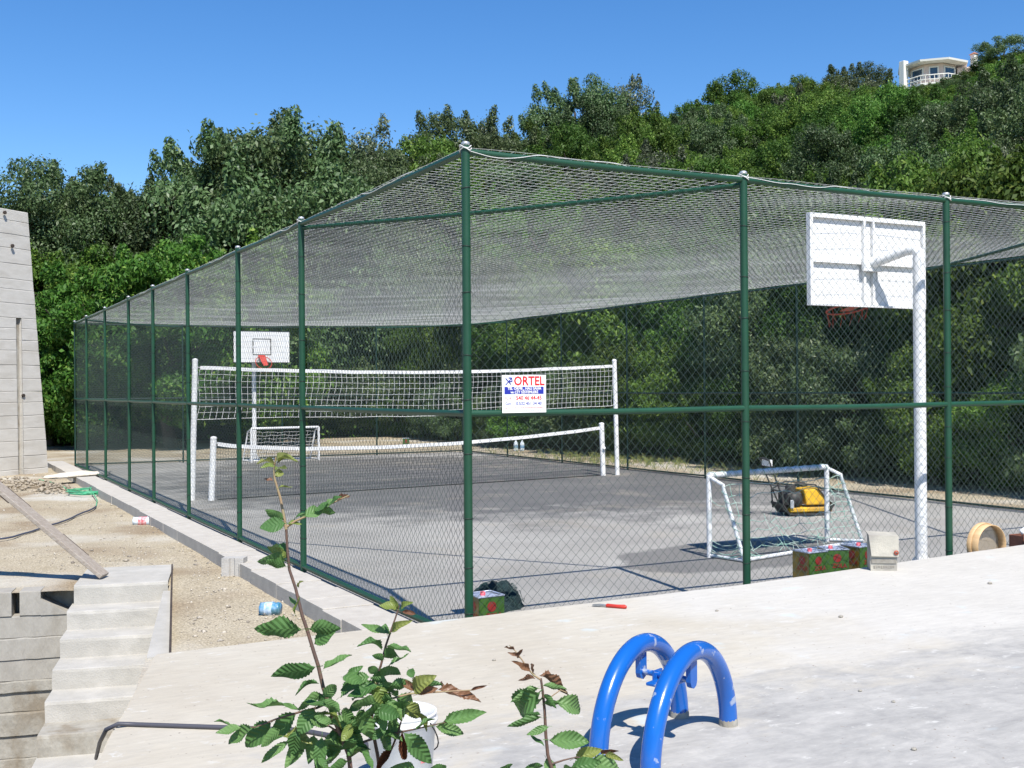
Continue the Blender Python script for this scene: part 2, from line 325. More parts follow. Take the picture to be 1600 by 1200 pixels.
def link(name, me, parent=None):
    o = bpy.data.objects.new(name, me); COL.objects.link(o)
    if parent: o.parent = parent
    return o
def tag(o, label, cat, group=None):
    o['label'] = label; o['category'] = cat
    if group: o['group'] = group
    return o
def thing(name, label, cat, loc=(0, 0, 0), rz=0, group=None):
    o = bpy.data.objects.new(name, None); COL.objects.link(o); o.location = loc; o.rotation_euler = (0, 0, rz); o.empty_display_size = .2
    return tag(o, label, cat, group)
def struct(o): o['kind'] = 'structure'; return o
def stuff(o): o['kind'] = 'stuff'; return o
def fastmesh(name, V, Fq, m, k=4):
    """numpy arrays straight to a mesh of quads (or triangles)"""
    me = bpy.data.meshes.new(name); nv = len(V); nf = len(Fq)
    me.vertices.add(nv); me.vertices.foreach_set('co', np.asarray(V, 'f').ravel())
    me.loops.add(nf * k); me.loops.foreach_set('vertex_index', np.asarray(Fq, 'i').ravel())
    me.polygons.add(nf); me.polygons.foreach_set('loop_start', np.arange(0, nf * k, k, dtype='i')); me.polygons.foreach_set('loop_total', np.full(nf, k, 'i'))
    me.materials.append(m); me.update(calc_edges=True); me.validate(); return me
def strands(polys, r, n=3):
    mb = MB()
    for p in polys: mb.tube(p, r, n, cap=False)
    return mb
def text_mesh(txt, size, m, name, parent, M, wx=1., bold=0.):
    cu = bpy.data.curves.new('t', 'FONT'); cu.body = txt; cu.size = size; cu.align_x = 'CENTER'; cu.align_y = 'CENTER'; cu.resolution_u = 2; cu.offset = bold; cu.extrude = .0004
    o = bpy.data.objects.new('t', cu); COL.objects.link(o)
    dg = bpy.context.evaluated_depsgraph_get(); me = bpy.data.meshes.new_from_object(o.evaluated_get(dg))
    bpy.data.objects.remove(o); bpy.data.curves.remove(cu)
    me.materials.clear(); me.materials.append(m)
    for v in me.vertices: v.co.x *= wx
    me.transform(M); return link(name, me, parent)
def N(x, y, z=0.): return noise.noise(Vector((x, y, z)))
#@@STRUCTURE
# ------------------------------------------------------------------ terrain
A14 = R(14); SA = Vector((math.sin(A14), math.cos(A14), 0)); SB = Vector((math.cos(A14), -math.sin(A14), 0)); SO = Vector((-2.25, 4.97, 0))
def SP(p, q, z=0.): w = SO + SB * p + SA * q; return Vector((w.x, w.y, z))
SLAB_Z = .38; PIT_Z = -2.6

def crest(x):
    xs = (-40, 1.6, 12, 27, 39, 64, 88, 116, 160, 260); hs = (4.2, 5.4, 7.6, 10.8, 15.2, 22.5, 29.5, 40.5, 47, 52)
    return float(np.interp(x, xs, hs))
def hill_h(x, y):
    d1 = max(0., x - 15.3 - .5 * N(y * .2, 3.)); d2 = max(0., y - 38.6) * .74
    r = math.hypot(d1, d2)
    h = .33 * r + 4.2 * (1 - math.exp(-r / 8.))
    c = crest(x); h = h if h < c - 1.5 else c - 1.5 * math.exp(-(h - c + 1.5) / 1.5)
    return -.5 * math.exp(-r * 1.2) + h + .35 * N(x * .15, y * .15, 2.) * min(1, r / 6)

def ground_z(x, y):
    z = -.12
    if x < -.45: z += .035 * N(x * .8, y * .8) + .012 * N(x * 3, y * 3, 4)
    elif x > 11.4: z = -.05 + .05 * N(x * .7, y * .5)
    elif y > 24.3: z = -.08 + .03 * N(x * .7, y * .7)
    return z
ps = [-600, -200, -60, -25, -12] + [-6 + .42 * i for i in range(15)] + [0, .5, .97] + [.97 + .4 * i for i in range(1, 16)] + [8 + 1.0 * i for i in range(1, 14)] + [25, 32, 40, 60, 120, 250, 600]
qs = [-600, -200, -60, -25, -14, -9, -6, -3, 0.] + [.45 * i for i in range(1, 60)] + [27.5 + 1.5 * i for i in range(12)] + [55, 80, 150, 300, 600]
gv = []; gf = []; ix = {}
for j, q in enumerate(qs):
    for i, p in enumerate(ps):
        w = SP(p, q); ix[i, j] = len(gv); gv.append((w.x, w.y, ground_z(w.x, w.y) if abs(p) < 60 and abs(q) < 60 else -.12))
for j in range(len(qs) - 1):
    for i in range(len(ps) - 1):
        pm = (ps[i] + ps[i + 1]) / 2; qm = (qs[j] + qs[j + 1]) / 2
        if -12 < pm < .97 and -14 < qm < 0: continue          # the stair pit
        gf.append((ix[i, j], ix[i + 1, j], ix[i + 1, j + 1], ix[i, j + 1]))
g = MB().add(gv, gf, True).build('ground', M_sand); struct(g)
pf = MB(); pf.box((-12.2, -14.2, PIT_Z - .3), (1.3, .2, PIT_Z), Matrix.Translation((SO.x, SO.y, 0)) @ Matrix.Rotation(-A14, 4, 'Z'))
struct(pf.build('pit_floor', M_concstain))

xs = [-60 + 4 * i for i in range(14)] + [-4 + 1.4 * i for i in range(60)] + [82 + 5 * i for i in range(30)]
ys = [-40 + 6 * i for i in range(7)] + [2 + 1.6 * i for i in range(52)] + [90 + 6 * i for i in range(26)]
hv = []; hf = []
for y in ys:
    for x in xs: hv.append((x, y, hill_h(x, y)))
nx = len(xs)
for j in range(len(ys) - 1):
    for i in range(nx - 1):
        q = (j * nx + i, j * nx + i + 1, (j + 1) * nx + i + 1, (j + 1) * nx + i)
        if max(hv[k][2] for k in q) > -.2: hf.append(q)
struct(MB().add(hv, hf, True).build('hill', M_hill))

# ------------------------------------------------------------------ court, slab
W, LEN = 11.35, 24.1
cv = MB(); 
cv.add([(-.07, -.72, 0), (W + .25, -.72, 0), (W + .25, LEN + .2, 0), (-.07, LEN + .2, 0), (-.07, -.72, -.3), (W + .25, -.72, -.3), (W + .25, LEN + .2, -.3), (-.07, LEN + .2, -.3)],
       [(0, 1, 2, 3), (0, 4, 5, 1), (1, 5, 6, 2), (2, 6, 7, 3), (3, 7, 4, 0)])
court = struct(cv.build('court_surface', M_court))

def slab_edge():
    """outline of the cement slab, front edge slightly uneven"""
    pts = []
    L0, L1, L2 = Vector((-2.44, -.67)), Vector((2.21, -.57)), Vector((6.08, -.19))
    for i in range(25): p = L0.lerp(L1, i / 25); pts.append((p.x, p.y + .012 * N(p.x * 2.2, 0)))
    for i in range(31): p = L1.lerp(L2, i / 20); pts.append((p.x, p.y + .012 * N(p.x * 2.2, 0)))
    pts += [(8.4, .03 - 6.0), (-1.6, -6.2), (-2.8, -3.5)]
    b0, b1 = Vector((-3.14, -2.9)), Vector((-2.44, -.67))
    for i in range(14): p = b0.lerp(b1, i / 14); pts.append((p.x + .02 * N(p.y * 3, 5.) - (.0), p.y))
    return pts
bm = bmesh.new(); oe = slab_edge()
tv = [bm.verts.new((x, y, SLAB_Z)) for x, y in oe]; bm.faces.new(list(reversed(tv)))
bmesh.ops.recalc_face_normals(bm, faces=bm.faces)
bm.normal_update()
if bm.faces[:][0].normal.z < 0: bmesh.ops.reverse_faces(bm, faces=bm.faces[:])
ex = bmesh.ops.extrude_face_region(bm, geom=bm.faces[:]); 
for v in ex['geom']:
    if isinstance(v, bmesh.types.BMVert): v.co.z = PIT_Z
bmesh.ops.recalc_face_normals(bm, faces=bm.faces[:])
top = [e for e in bm.edges if all(abs(v.co.z - SLAB_Z) < 1e-4 for v in e.verts)]
bmesh.ops.bevel(bm, geom=top, offset=.012, segments=2, affect='EDGES')
me = bpy.data.meshes.new('pavement'); bm.to_mesh(me); bm.free(); me.materials.append(M_slab)
struct(link('pavement', me))
sb = MB()
n = 18
for j in range(n + 1):
    for i in range(n + 1):
        x = -6.5 + 9 * i / n; y = -10.5 + 7.6 * j / n; sb.v.append((x, y, .33 + .05 * N(x * .9, y * .9)))
for j in range(n):
    for i in range(n):
        a = sb.v[j * n + j + i]; cx = -6.5 + 9 * (i + .5) / n; cyy = -10.5 + 7.6 * (j + .5) / n
        d = Vector((cx, cyy, 0)) - CAM; dep = d.x * _f.x + d.y * _f.y
        if dep < 4.3: sb.f.append((j * (n + 1) + i, j * (n + 1) + i + 1, (j + 1) * (n + 1) + i + 1, (j + 1) * (n + 1) + i)); sb.sm.append(True)
struct(sb.build('soil_bank', M_soil))

# ------------------------------------------------------------------ stairs, retaining wall, tower
Ms = Matrix.Translation((SO.x, SO.y, 0)) @ Matrix.Rotation(-A14, 4, 'Z')
st = thing('concrete_staircase', 'rough pale concrete steps going down beside the cement slab', 'stairs', (0, 0, 0))
def rough_block(lo, hi, M, seed, amp=.007, nseg=10):
    """cast block whose front edge and faces wander a little"""
    x0, y0, z0 = lo; x1, y1, z1 = hi; v = []; f = []
    prof = [(y1, z1), (y0 + .03, z1), (y0 + .006, z1 - .006), (y0, z1 - .03), (y0, (z0 + z1) / 2), (y0, z0)]
    k = len(prof)
    for i in range(nseg + 1):
        x = x0 + (x1 - x0) * i / nseg
        for j, (y, z) in enumerate(prof):
            w = amp if 0 < j < k - 1 else 0
            v.append(M @ Vector((x + (.008 * N(y * 9, z * 9, seed) if i in (0, nseg) else 0), y + w * N(x * 4, j * .7, seed), z + w * .7 * N(x * 5, j * 1.3, seed + 9))))
    for i in range(nseg):
        for j in range(k - 1): f.append((i * k + j, (i + 1) * k + j, (i + 1) * k + j + 1, i * k + j + 1))
    f.append(tuple(range(k))[::-1]); f.append(tuple((nseg) * k + j for j in range(k)))
    return MB().add(v, f)
rough_block((0, 0, -.29), (.955, 1.22, -.075), Ms, 1).build('landing', M_step, st)
nos = [0, -.37, -.80, -1.27, -1.70, -2.1, -2.5, -2.9, -3.3]
for i in range(1, 9):
    z = -.09 - .19 * i
    rough_block((-.02 - .004 * i, nos[i], z - .21), (1.18, nos[i - 1] + .1, z), Ms, 3.7 * i).build('step', M_step if i != 5 else M_concstain, st)
lw = MB(); tp = [(.93, -.42), (1.0, -.42), (1.15, -3.45), (.98, -3.45)]
v = [SP(p, q, -.105) for p, q in tp] + [SP(p, q, PIT_Z) for p, q in tp]
lw.add(v, [(3, 2, 1, 0), (0, 1, 5, 4), (1, 2, 6, 5), (2, 3, 7, 6), (3, 0, 4, 7)])
lw.build('side_wall', M_step, st)
fb = MB(); fq = [(.93, 1.15), (.948, 1.15), (1.178, -3.7), (1.16, -3.7)]; fb.add([SP(p, q, z_) for z_ in (-.35, -.06) for p, q in fq], ((0, 1, 2, 3), (7, 6, 5, 4), (0, 4, 5, 1), (1, 5, 6, 2), (2, 6, 7, 3), (3, 7, 4, 0))); fb.build('formwork_board', M_plankd, st)

rw = thing('retaining_wall', 'board-marked concrete retaining wall in the pit left of the steps', 'wall')
zb = [-.11, -.37, -.60, -.83, -1.05, -1.17, -1.38, -1.62, -1.86, -2.1, -2.6]
for i in range(10):
    z1, z0 = zb[i], zb[i + 1] + .002
    off = [0, .012, .004, .016, .006, .035, -.004, .02, .01, .0][i]; mm = M_conc if i < 4 else M_concstain
    segs = [(-11, .02)]
    if i == 0: segs = [(-11, -.615), (-.535, -.33)]
    if i == 7: segs = [(-11, -.27), (-.06, .02)]
    for a, c in segs:
        nn = 14
        v = []; f = []
        xsr = [a] + [max(a, -1.4) + (c - max(a, -1.4)) * k / nn for k in range(nn + 1)] if a < -2 else [a + (c - a) * k / nn for k in range(nn + 1)]
        for x in xsr:
            e = .008 * N(x * 7, i * 3.1)
            for (y, z) in ((.28, z1), (off + .004, z1 + e), (off, z1 - .012 + e), (off + .004 * N(x * 5, i), (z0 + z1) / 2), (off, z0 + .006 + e), (off + .006, z0), (.28, z0)): v.append(Ms @ Vector((x, y, z)))
        for k in range(len(xsr) - 1):
            for j in range(6): f.append((k * 7 + j, (k + 1) * 7 + j, (k + 1) * 7 + j + 1, k * 7 + j + 1))
        f.append(tuple(range(7))[::-1]); f.append(tuple((len(xsr) - 1) * 7 + j for j in range(7)))
        MB().add(v, f).build('concrete_band', mm, rw)
chunk = MB(); nb = [(-.33, -.11), (-.33, -.20), (-.22, -.27), (-.06, -.36), (.02, -.37), (-.33, -.37)]  # top band slopes down into a notch at its right end
v = [Ms @ Vector((x, .0, z)) for x, z in nb[1:]] + [Ms @ Vector((x, .28, z)) for x, z in nb[1:]]
chunk.add(v, [(0, 4, 3, 2, 1), (0, 1, 6, 5), (1, 2, 7, 6), (2, 3, 8, 7), (3, 4, 9, 8), (4, 0, 5, 9)]).build('notched_corner', M_conc, rw)
MB().box((-11, .285, PIT_Z), (.0, .6, -.125), Ms).build('core', M_concstain, rw)
MB().box((-11.9, -14, PIT_Z), (-11.6, .3, -.13), Ms).build('return_wall', M_concstain, rw)

tw = thing('concrete_tower', 'tall battered grey concrete buttress at the left edge', 'wall')
fr = gp(75, 738, -.12); fl = gp(0, 745, -.12); ud = (fr - fl).normalized(); back = Vector((-ud.y, ud.x, 0))
if back.dot(_f) < 0: back = -back
H_T = 6.6; nband = 21; zz = [-.3]
random.seed(11)
for i in range(nband): zz.append(zz[-1] + random.uniform(.32, .5))
sc = (H_T + .3) / (zz[-1] + .3); zz = [-.3 + (z + .3) * sc for z in zz]
def txr(z): return -.55 * max(0, z) / H_T
for i in range(nband):
    z0, z1 = zz[i], zz[i + 1] - (.004 if i < nband - 1 else 0); o = random.uniform(-.006, .006)
    groove = z1 < 4.2
    parts = [(-4.5, None)] if not groove else [(-4.5, -.98), (-.80, None)]
    for a, c in parts:
        v = []; f = []; nn = 8
        for k in range(nn + 1):
            row = []
            for z in (z0, z0 + .012, z1 - .012, z1):
                lean = .012 * z; xr = txr(z) + .012 * N(z * 6, 2.); xl = a
                x = xl + ((c if c is not None else xr) - xl) * k / nn
                if c is None and k < nn: x = xl + ((txr(z)) - xl) * k / nn
                w = fr + ud * x + back * (o + lean + (.008 if z in (z0, z1) else 0) + .006 * N(x * 2, z * 3, i)); row.append((w.x, w.y, z + .01 * N(x * 1.5, z)))
            v += row
        for k in range(nn):
            for j in range(3): f.append((k * 4 + j, (k + 1) * 4 + j, (k + 1) * 4 + j + 1, k * 4 + j + 1))
        nfront = len(v)
        v2 = [(Vector(p) + back * 2.2) for p in v]
        f.append((nn * 4, nn * 4 + nfront, nn * 4 + nfront + 3, nn * 4 + 3)); f.append((3, nn * 4 + 3, nn * 4 + 3 + nfront, 3 + nfront)); f.append((0, 3, 3 + nfront, nfront))
        f.append((nfront, nfront + 3, nfront + nn * 4 + 3, nfront + nn * 4))
        MB().add(v + v2, f).build('concrete_band', M_towerc, tw)
ch = MB()
for z0, z1 in ((-.3, 4.2),):
    v = [fr + ud * x + back * y for x in (-1.0, -.78) for y in (.13, .5)]; ch.add([(p.x, p.y, z) for z in (z0, z1) for p in v], [(0, 2, 6, 4), (2, 3, 7, 6), (0, 4, 5, 1), (4, 6, 7, 5)])
ch.build('groove_back', M_concstain, tw)
for (px, py) in ((20, 384), (37, 618), (8, 332)):
    p = fr + ud * ((px - 75) / 55.)
    d = ray(px, py); t_ = (fr - CAM).dot(back) / d.dot(back); w = CAM + d * t_
    hb = MB(); hb.tube([w - back * .012, w + back * .03], .045, 10); hb.build('tie_hole_plug', M_plankd, tw)

# kerb along the long side of the court: separate stones
kb = thing('kerb', 'low kerb of pinkish concrete blocks along the left side of the fence', 'kerb')
y = -.62; i = 0
while y < 24.6:
    ln = .5 if y < 6 else (1.0 if y < 12 else 2.0)
    mb = MB(); dz = random.uniform(-.006, .006); dx = random.uniform(-.008, .008)
    mb.bbox((-.47 + dx - .05 * max(0, 1 - y / 6) - .03, y + .003, -.35), (-.055, y + ln - .003, .03 + dz), .003); mb.build('kerb_stone', M_kerb, kb); y += ln; i += 1
#@@FENCE
# ------------------------------------------------------------------ the fenced cage
HT, HM, HB = 3.79, 1.79, .06
def htop(x): return HT + .15 * max(0., min(1., (x - 5.2) / (W - 5.2)))
def hmid(x): return HM + .06 * max(0., min(1., (x - 5.2) / (W - 5.2)))
LEN = 24.0
lt = [0, 4.147, 6.879, 9.963, 12.852, 15.434, 18.588, 21.672, LEN]
fs = [0, 2.695, 5.22, 7.95, W]
rt = [0, 3.1, 6.0, 8.9, 11.8, 14.8, 17.9, 21.0, LEN]
bs = [0, 2.8, 5.6, 8.5, W]
fence = thing('chain_link_fence', 'tall green pipe and chain-link fence round the sports court', 'fence')
posts = [(x, 0) for x in fs] + [(0, y) for y in lt[1:]] + [(W, y) for y in rt[1:]] + [(x, LEN) for x in bs[1:-1]]
for (x, y) in posts:
    near = (y == 0 and x < 6) or (x == 0 and y < 8)
    h = htop(x); back_ = x == W or y == LEN; r_ = .034 if near else (.031 if not back_ else .024)
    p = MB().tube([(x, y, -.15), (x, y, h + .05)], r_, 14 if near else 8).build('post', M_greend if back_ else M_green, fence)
    MB().lathe([(0.0, h + .078), (.022, h + .076), (.033, h + .068), (.035, h + .045), (.0, h + .045)], (x, y, 0), 10).build('post_cap', M_galv, p)
    if near or (x == 0 and y < 20):
        t = MB(); z = .25 + random.uniform(0, .2)
        while z < h - .1:
            tl = random.uniform(-.006, .006)
            pts = [(x + (r_ + .003) * math.cos(a), y + (r_ + .003) * math.sin(a), z + tl * math.cos(a)) for a in [k * math.pi / 6 for k in range(13)]]
            t.tube(pts, .0035, 4, cap=False); z += random.uniform(.3, .5)
        stuff(t.build('tie_wire', M_tie, p))
def zig_panel(u0, u1, z0, z1, place, w=.09, r=.0019, hole=None):
    """woven chain-link: every wire is an upright zigzag hooked into its neighbours"""
    mb = MB(); k = 0; nz = int((z1 - z0) / (w / 2))
    while u0 + (k + 1) * w / 2 <= u1 + 1e-6:
        pts = []
        for j in range(nz + 1):
            bend = (j + k) % 2; u = u0 + k * w / 2 + (w / 2 if bend else 0) * 1.04
            sl = .0045 * N(u * 1.3, (z0 + j * w / 2) * .9, 3.)
            pts.append(place(u + sl, z0 + j * w / 2 + .006 * N(u * .8, j * .05, 7.), .003 if bend else -.003))
        mb.tube(pts, r, 3, cap=False); k += 1
    return mb
def dia_panel(u0, u1, z0, z1, place, w=.09, r=.0019):
    """the same mesh further off: straight crossing wires"""
    mb = MB(); h = z1 - z0; c = u0 - h
    while c < u1:
        for sgn in (1, -1):
            a, b = c, c + h                       # u at bottom / top for sgn 1
            ta = max(0., (u0 - a) / h); tb = min(1., (u1 - a) / h)
            if tb - ta < .01: continue
            P = []; ns_ = max(1, int((tb - ta) * h / .3))
            for t in [ta + (tb - ta) * q_ / ns_ for q_ in range(ns_ + 1)]:
                z = z0 + t * h if sgn > 0 else z1 - t * h
                P.append(place(a + t * h, z, .003 * sgn))
            mb.tube(P, r, 3, cap=False)
        c += w
    return mb
def side(ts, place, axis_pt, hfun, mfun, detail, mp=None, rr_=.026):
    mp = mp or M_green
    for i in range(len(ts) - 1):
        a, b = ts[i], ts[i + 1]
        for nm, hf, rr in (('top_rail', hfun, rr_), ('middle_rail', mfun, rr_), ('bottom_rail', lambda *_: HB, rr_)):
            P = []
            for k in range(7):
                u = a + (b - a) * k / 6; q = axis_pt(u); sag = .012 * math.sin(math.pi * k / 6) * (1 if nm == 'top_rail' else .6)
                P.append((q[0], q[1], hf(q[0]) - sag))
            MB().tube(P, rr, 10 if detail(i) else 7).build(nm, mp, fence)
        q = axis_pt((a + b) / 2)
        fn = zig_panel if detail(i) else dia_panel
        fn(a + .03, b - .03, .05, min(hfun(axis_pt(a)[0]), hfun(axis_pt(b)[0])) - .01, place).build('wire_mesh', M_wire, fence)
side(fs, lambda u, z, d: (u, .034 + d, z), lambda u: (u, 0), htop, hmid, lambda i: i < 3)
side(lt, lambda u, z, d: (.034 + d, u, z), lambda u: (0, u), htop, hmid, lambda i: i < 2)
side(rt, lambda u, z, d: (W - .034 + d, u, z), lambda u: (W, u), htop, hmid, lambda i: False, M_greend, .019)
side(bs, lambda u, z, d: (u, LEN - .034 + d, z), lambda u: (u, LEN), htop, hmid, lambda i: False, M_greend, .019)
for a, b in (((0, 4.147), (2.695, 0)), ((W, 6.0), (7.95, 0)), ((0, 21.672), (2.8, LEN)), ((W, 21.0), (8.5, LEN))):
    P = [(a[0] + (b[0] - a[0]) * k / 8, a[1] + (b[1] - a[1]) * k / 8, htop(a[0]) + (htop(b[0]) - htop(a[0])) * k / 8 - .045 - .02 * math.sin(math.pi * k / 8)) for k in range(9)]
    MB().tube(P, .022, 8).build('corner_brace', M_green, fence)

# roof net: individual cords
rn = thing('roof_net', 'white cord net stretched over the top of the whole court', 'net')
def roof_z(x, y):
    e = min(x, W - x, y, LEN - y); s = .10 * min(1, e / 2.2) * (.6 + .4 * math.sin(x * .9) * math.cos(y * .45))
    bulge = .09 * math.exp(-(((x - 5.3) / 1.3) ** 2 + ((y - 1.1) / .8) ** 2))
    return htop(x) + .03 - s * .55 + bulge + .012 * N(x * 1.1, y * 1.1)
pol = []; g_ = .108; nx = int(W / g_); ny = int(LEN / g_)
for j in range(ny + 1):
    y = LEN * j / ny
    pol.append([(x_, min(max(y + .035 * N(x_ * .7, y * .7, 1.) + .008 * N(x_ * 6, y * 9, 5.), 0), LEN), roof_z(x_, y)) for x_ in [W * k / 48 for k in range(49)]])
stuff(strands(pol, .0019).build('cross_cords', M_net, rn)); pol = []
for i in range(nx + 1):
    x = W * i / nx
    pol.append([(min(max(x + .035 * N(x * .7, y_ * .7, 8.) + .008 * N(x * 9, y_ * 6, 5.), 0), W), y_, roof_z(x, y_)) for y_ in [LEN * k / 96 for k in range(97)]])
stuff(strands(pol, .0019).build('lengthwise_cords', M_net, rn))
def lacing(fn, u0, u1, seed):
    P = []; u = u0; ph = seed
    while u < u1:
        q = fn(u); rr = .030 + .010 * abs(N(u * 2, seed)); ph = math.pi / 2 + 1.5 * math.sin(u * 2.1 + seed) + 2.2 * N(u * 1.9, seed)
        P.append((q[0] + (rr * math.cos(ph) if q[3] else 0), q[1] + (0 if q[3] else rr * math.cos(ph)), q[2] + rr * math.sin(ph) * (1 if math.sin(ph) > 0 else .7))); u += .035
    return P
lc = MB(); lc.tube(lacing(lambda u: (u, 0, htop(u) - .005, False), .03, W, 1.), .003, 5); lc.tube(lacing(lambda u: (0, u, HT - .005, True), .03, 14, 4.), .0038, 5)
for (x, y) in ((0, 0), (2.695, 0), (5.22, 0), (0, 4.147)):
    for k in range(3):
        P = [(x + .045 * math.cos(a) + .01 * N(a, k), y + .045 * math.sin(a), HT + .01 + .012 * k + .014 * math.sin(a * 2 + k)) for a in [q * math.pi / 7 for q in range(15)]]; lc.tube(P, .004, 5)
lc.build('lacing_rope', M_ropewhite, rn)

# loose dark netting along the inside foot of the left side
fw_ = MB()
lw_ = thing('folded_netting', 'dark green netting bundled in a heap behind the corner post', 'netting', (*gp(776, 950)[:2], 0))
hv_ = []; hf_ = []; nn, mm = 26, 12
for j in range(mm + 1):
    for i in range(nn):
        a = 2 * math.pi * i / nn; t = j / mm; rr = (1 - t * .98) ** .6
        b = 1 + .22 * N(math.cos(a) * 2.2, math.sin(a) * 2.2, t * 3) + .12 * N(math.cos(a) * 6, math.sin(a) * 6, t * 7)
        hv_.append((.26 * rr * b * math.cos(a), .20 * rr * b * math.sin(a), .22 * (1 - (1 - t) ** 2.2) * (1 + .3 * N(a * 2, t * 3, 6))))
for j in range(mm):
    for i in range(nn): hf_.append((j * nn + i, j * nn + (i + 1) % nn, (j + 1) * nn + (i + 1) % nn, (j + 1) * nn + i))
M_netdark = mat('dark_green_netting', (.004, .016, .019), (.010, .030, .032), 14, .9, .9, 40)
MB().add(hv_, hf_, True).build('heap', M_netdark, lw_)
cords = []
for k in range(60):
    a = random.uniform(0, 6.28); t = random.uniform(.05, .8); P = []
    for s in range(6):
        aa = a + s * .09; tt = t + .03 * s * random.choice((1, -1)); rr = (1 - min(.95, max(0, tt)) * .98) ** .6 * (1.02 + .15 * N(aa * 2, tt * 3))
        P.append((.27 * rr * math.cos(aa), .21 * rr * math.sin(aa), .225 * (1 - (1 - min(1, max(0, tt))) ** 2.2) + .012))
    cords.append(P)
stuff(strands(cords, .003).build('cord', mat('dark_green_cord', (.012, .05, .05), None, rough=.7), lw_))

# ------------------------------------------------------------------ sign on the fence
sg = thing('advertising_sign', 'white sign with red and blue lettering wired to the fence', 'sign', (.475, -.036, 1.935))
MB().bbox((-.195, -.002, -.147), (.195, .002, .147), .0015).build('board', M_signw, sg)
def ST(x, z, d=.0032): return Matrix.Translation((x, -d, z)) @ Matrix.Rotation(R(90), 4, 'X')
text_mesh('ORTEL', .098, M_signr, 'lettering', sg, ST(.043, .098), .92, .0022)
lg = MB()
for (a, b) in (((-.165, .07), (-.115, .122)), ((-.165, .122), (-.118, .074)), ((-.14, .125), (-.112, .125)), ((-.112, .125), (-.108, .098)), ((-.108, .098), (-.14, .098))):
    lg.tube([(a[0], -.003, a[1]), (b[0], -.003, b[1])], .0042, 5)
lg.build('emblem', M_signb, sg)
MB().box((-.175, -.0034, -.001), (.172, -.0022, .056)).build('blue_band', M_signb, sg)
text_mesh('TEL ÖRME , HALI SAHA', .0295, M_signw, 'lettering', sg, ST(0, .042, .0044), .98, .0008)
text_mesh('ve ÇİT SİSTEMLERİ', .0295, M_signw, 'lettering', sg, ST(0, .0135, .0044), .98, .0008)
text_mesh('0.216', .034, M_signr, 'lettering', sg, ST(-.142, -.032), .72)
text_mesh('540 46 44-45', .046, M_signr, 'lettering', sg, ST(.04, -.032), .93, .0008)
text_mesh('Gsm:', .031, M_signb, 'lettering', sg, ST(-.142, -.075), .85)
text_mesh('0.532 451 34 40', .037, M_signb, 'lettering', sg, ST(.04, -.075), .94, .0005)
for nm, z, mm_, x0 in (('small_print', -.108, M_signr, -.17), ('small_print', -.13, M_signg, -.15)):
    t = MB(); x = x0
    while x < .165:
        w = random.uniform(.006, .016); t.box((x, -.003, z - .0025), (x + w, -.0022, z + .0025)); x += w + .004
    t.build(nm, mm_, sg)

# ------------------------------------------------------------------ nets across the court
vn = thing('volleyball_net', 'high white volleyball net strung between two white posts', 'net', (0, 0, 0))
A0, B0 = Vector((.68, 12.93, 0)), Vector((10.33, 13.69, 0))
for base, top in ((A0, (.75, 12.93, 2.54)), (B0, (10.27, 13.69, 2.60))):
    p = MB().tube([base - Vector((0, 0, .1)), Vector(base).lerp(Vector(top), .5), top], .052, 12).build('post', M_white, vn)
    MB().lathe([(0, .03), (.035, .022), (.055, 0), (.055, -.02)], top, 12).build('post_cap', M_white, p)
def vtop(t): return 2.40 + .07 * t - .11 * math.sin(math.pi * t)
def vbot(t): return 1.46 + .10 * t - .06 * math.sin(math.pi * t) + .02 * math.sin(t * 9)
def vpt(t, s):
    z = vtop(t) * (1 - s) + vbot(t) * s
    skew = -.06 * s * s + .05 * N(t * 3, s * 2, 2.) ; x = .84 + (10.22 - .84) * t + skew * (1.2 if t < .3 else .6); y = 12.93 + .76 * t + .06 * N(t * 4, s * 2.) * s
    return (x, y, z + .012 * N(t * 14, s * 6))
nt_v = 82; nt_h = 8
pol = [[vpt(i / nt_v, s / 12) for s in range(13)] for i in range(nt_v + 1)] + [[vpt(i / 90, s / nt_h) for i in range(91)] for s in range(1, nt_h)]
strands(pol, .0036, 4).build('mesh', M_ropewhite, vn)
for s, r_ in ((0, 0), (1, .007)):
    if s: MB().tube([vpt(i / 90, 1) for i in range(91)], .006, 5).build('bottom_rope', M_ropewhite, vn)
tb = MB(); v = []; f = []
for i in range(61):
    x, y, z = vpt(i / 60, 0); v += [(x, y - .006, z + .03), (x, y - .006, z - .035), (x, y + .006, z - .035), (x, y + .006, z + .03)]
for i in range(60):
    for k in range(4): f.append((4 * i + k, 4 * i + (k + 1) % 4, 4 * i + 4 + (k + 1) % 4, 4 * i + 4 + k))
tb.add(v, f).build('top_tape', M_white, vn)
for t, bp in ((0, (.75, 12.93, 2.42)), (1, (10.27, 13.69, 2.5))): MB().tube([vpt(t, 0), bp], .007, 5).build('tie_rope', M_ropewhite, vn)
for t, bp in ((0, (.72, 12.93, 1.5)), (1, (10.3, 13.69, 1.62))): MB().tube([vpt(t, 1), bp], .005, 5).build('tie_rope', M_ropewhite, vn)

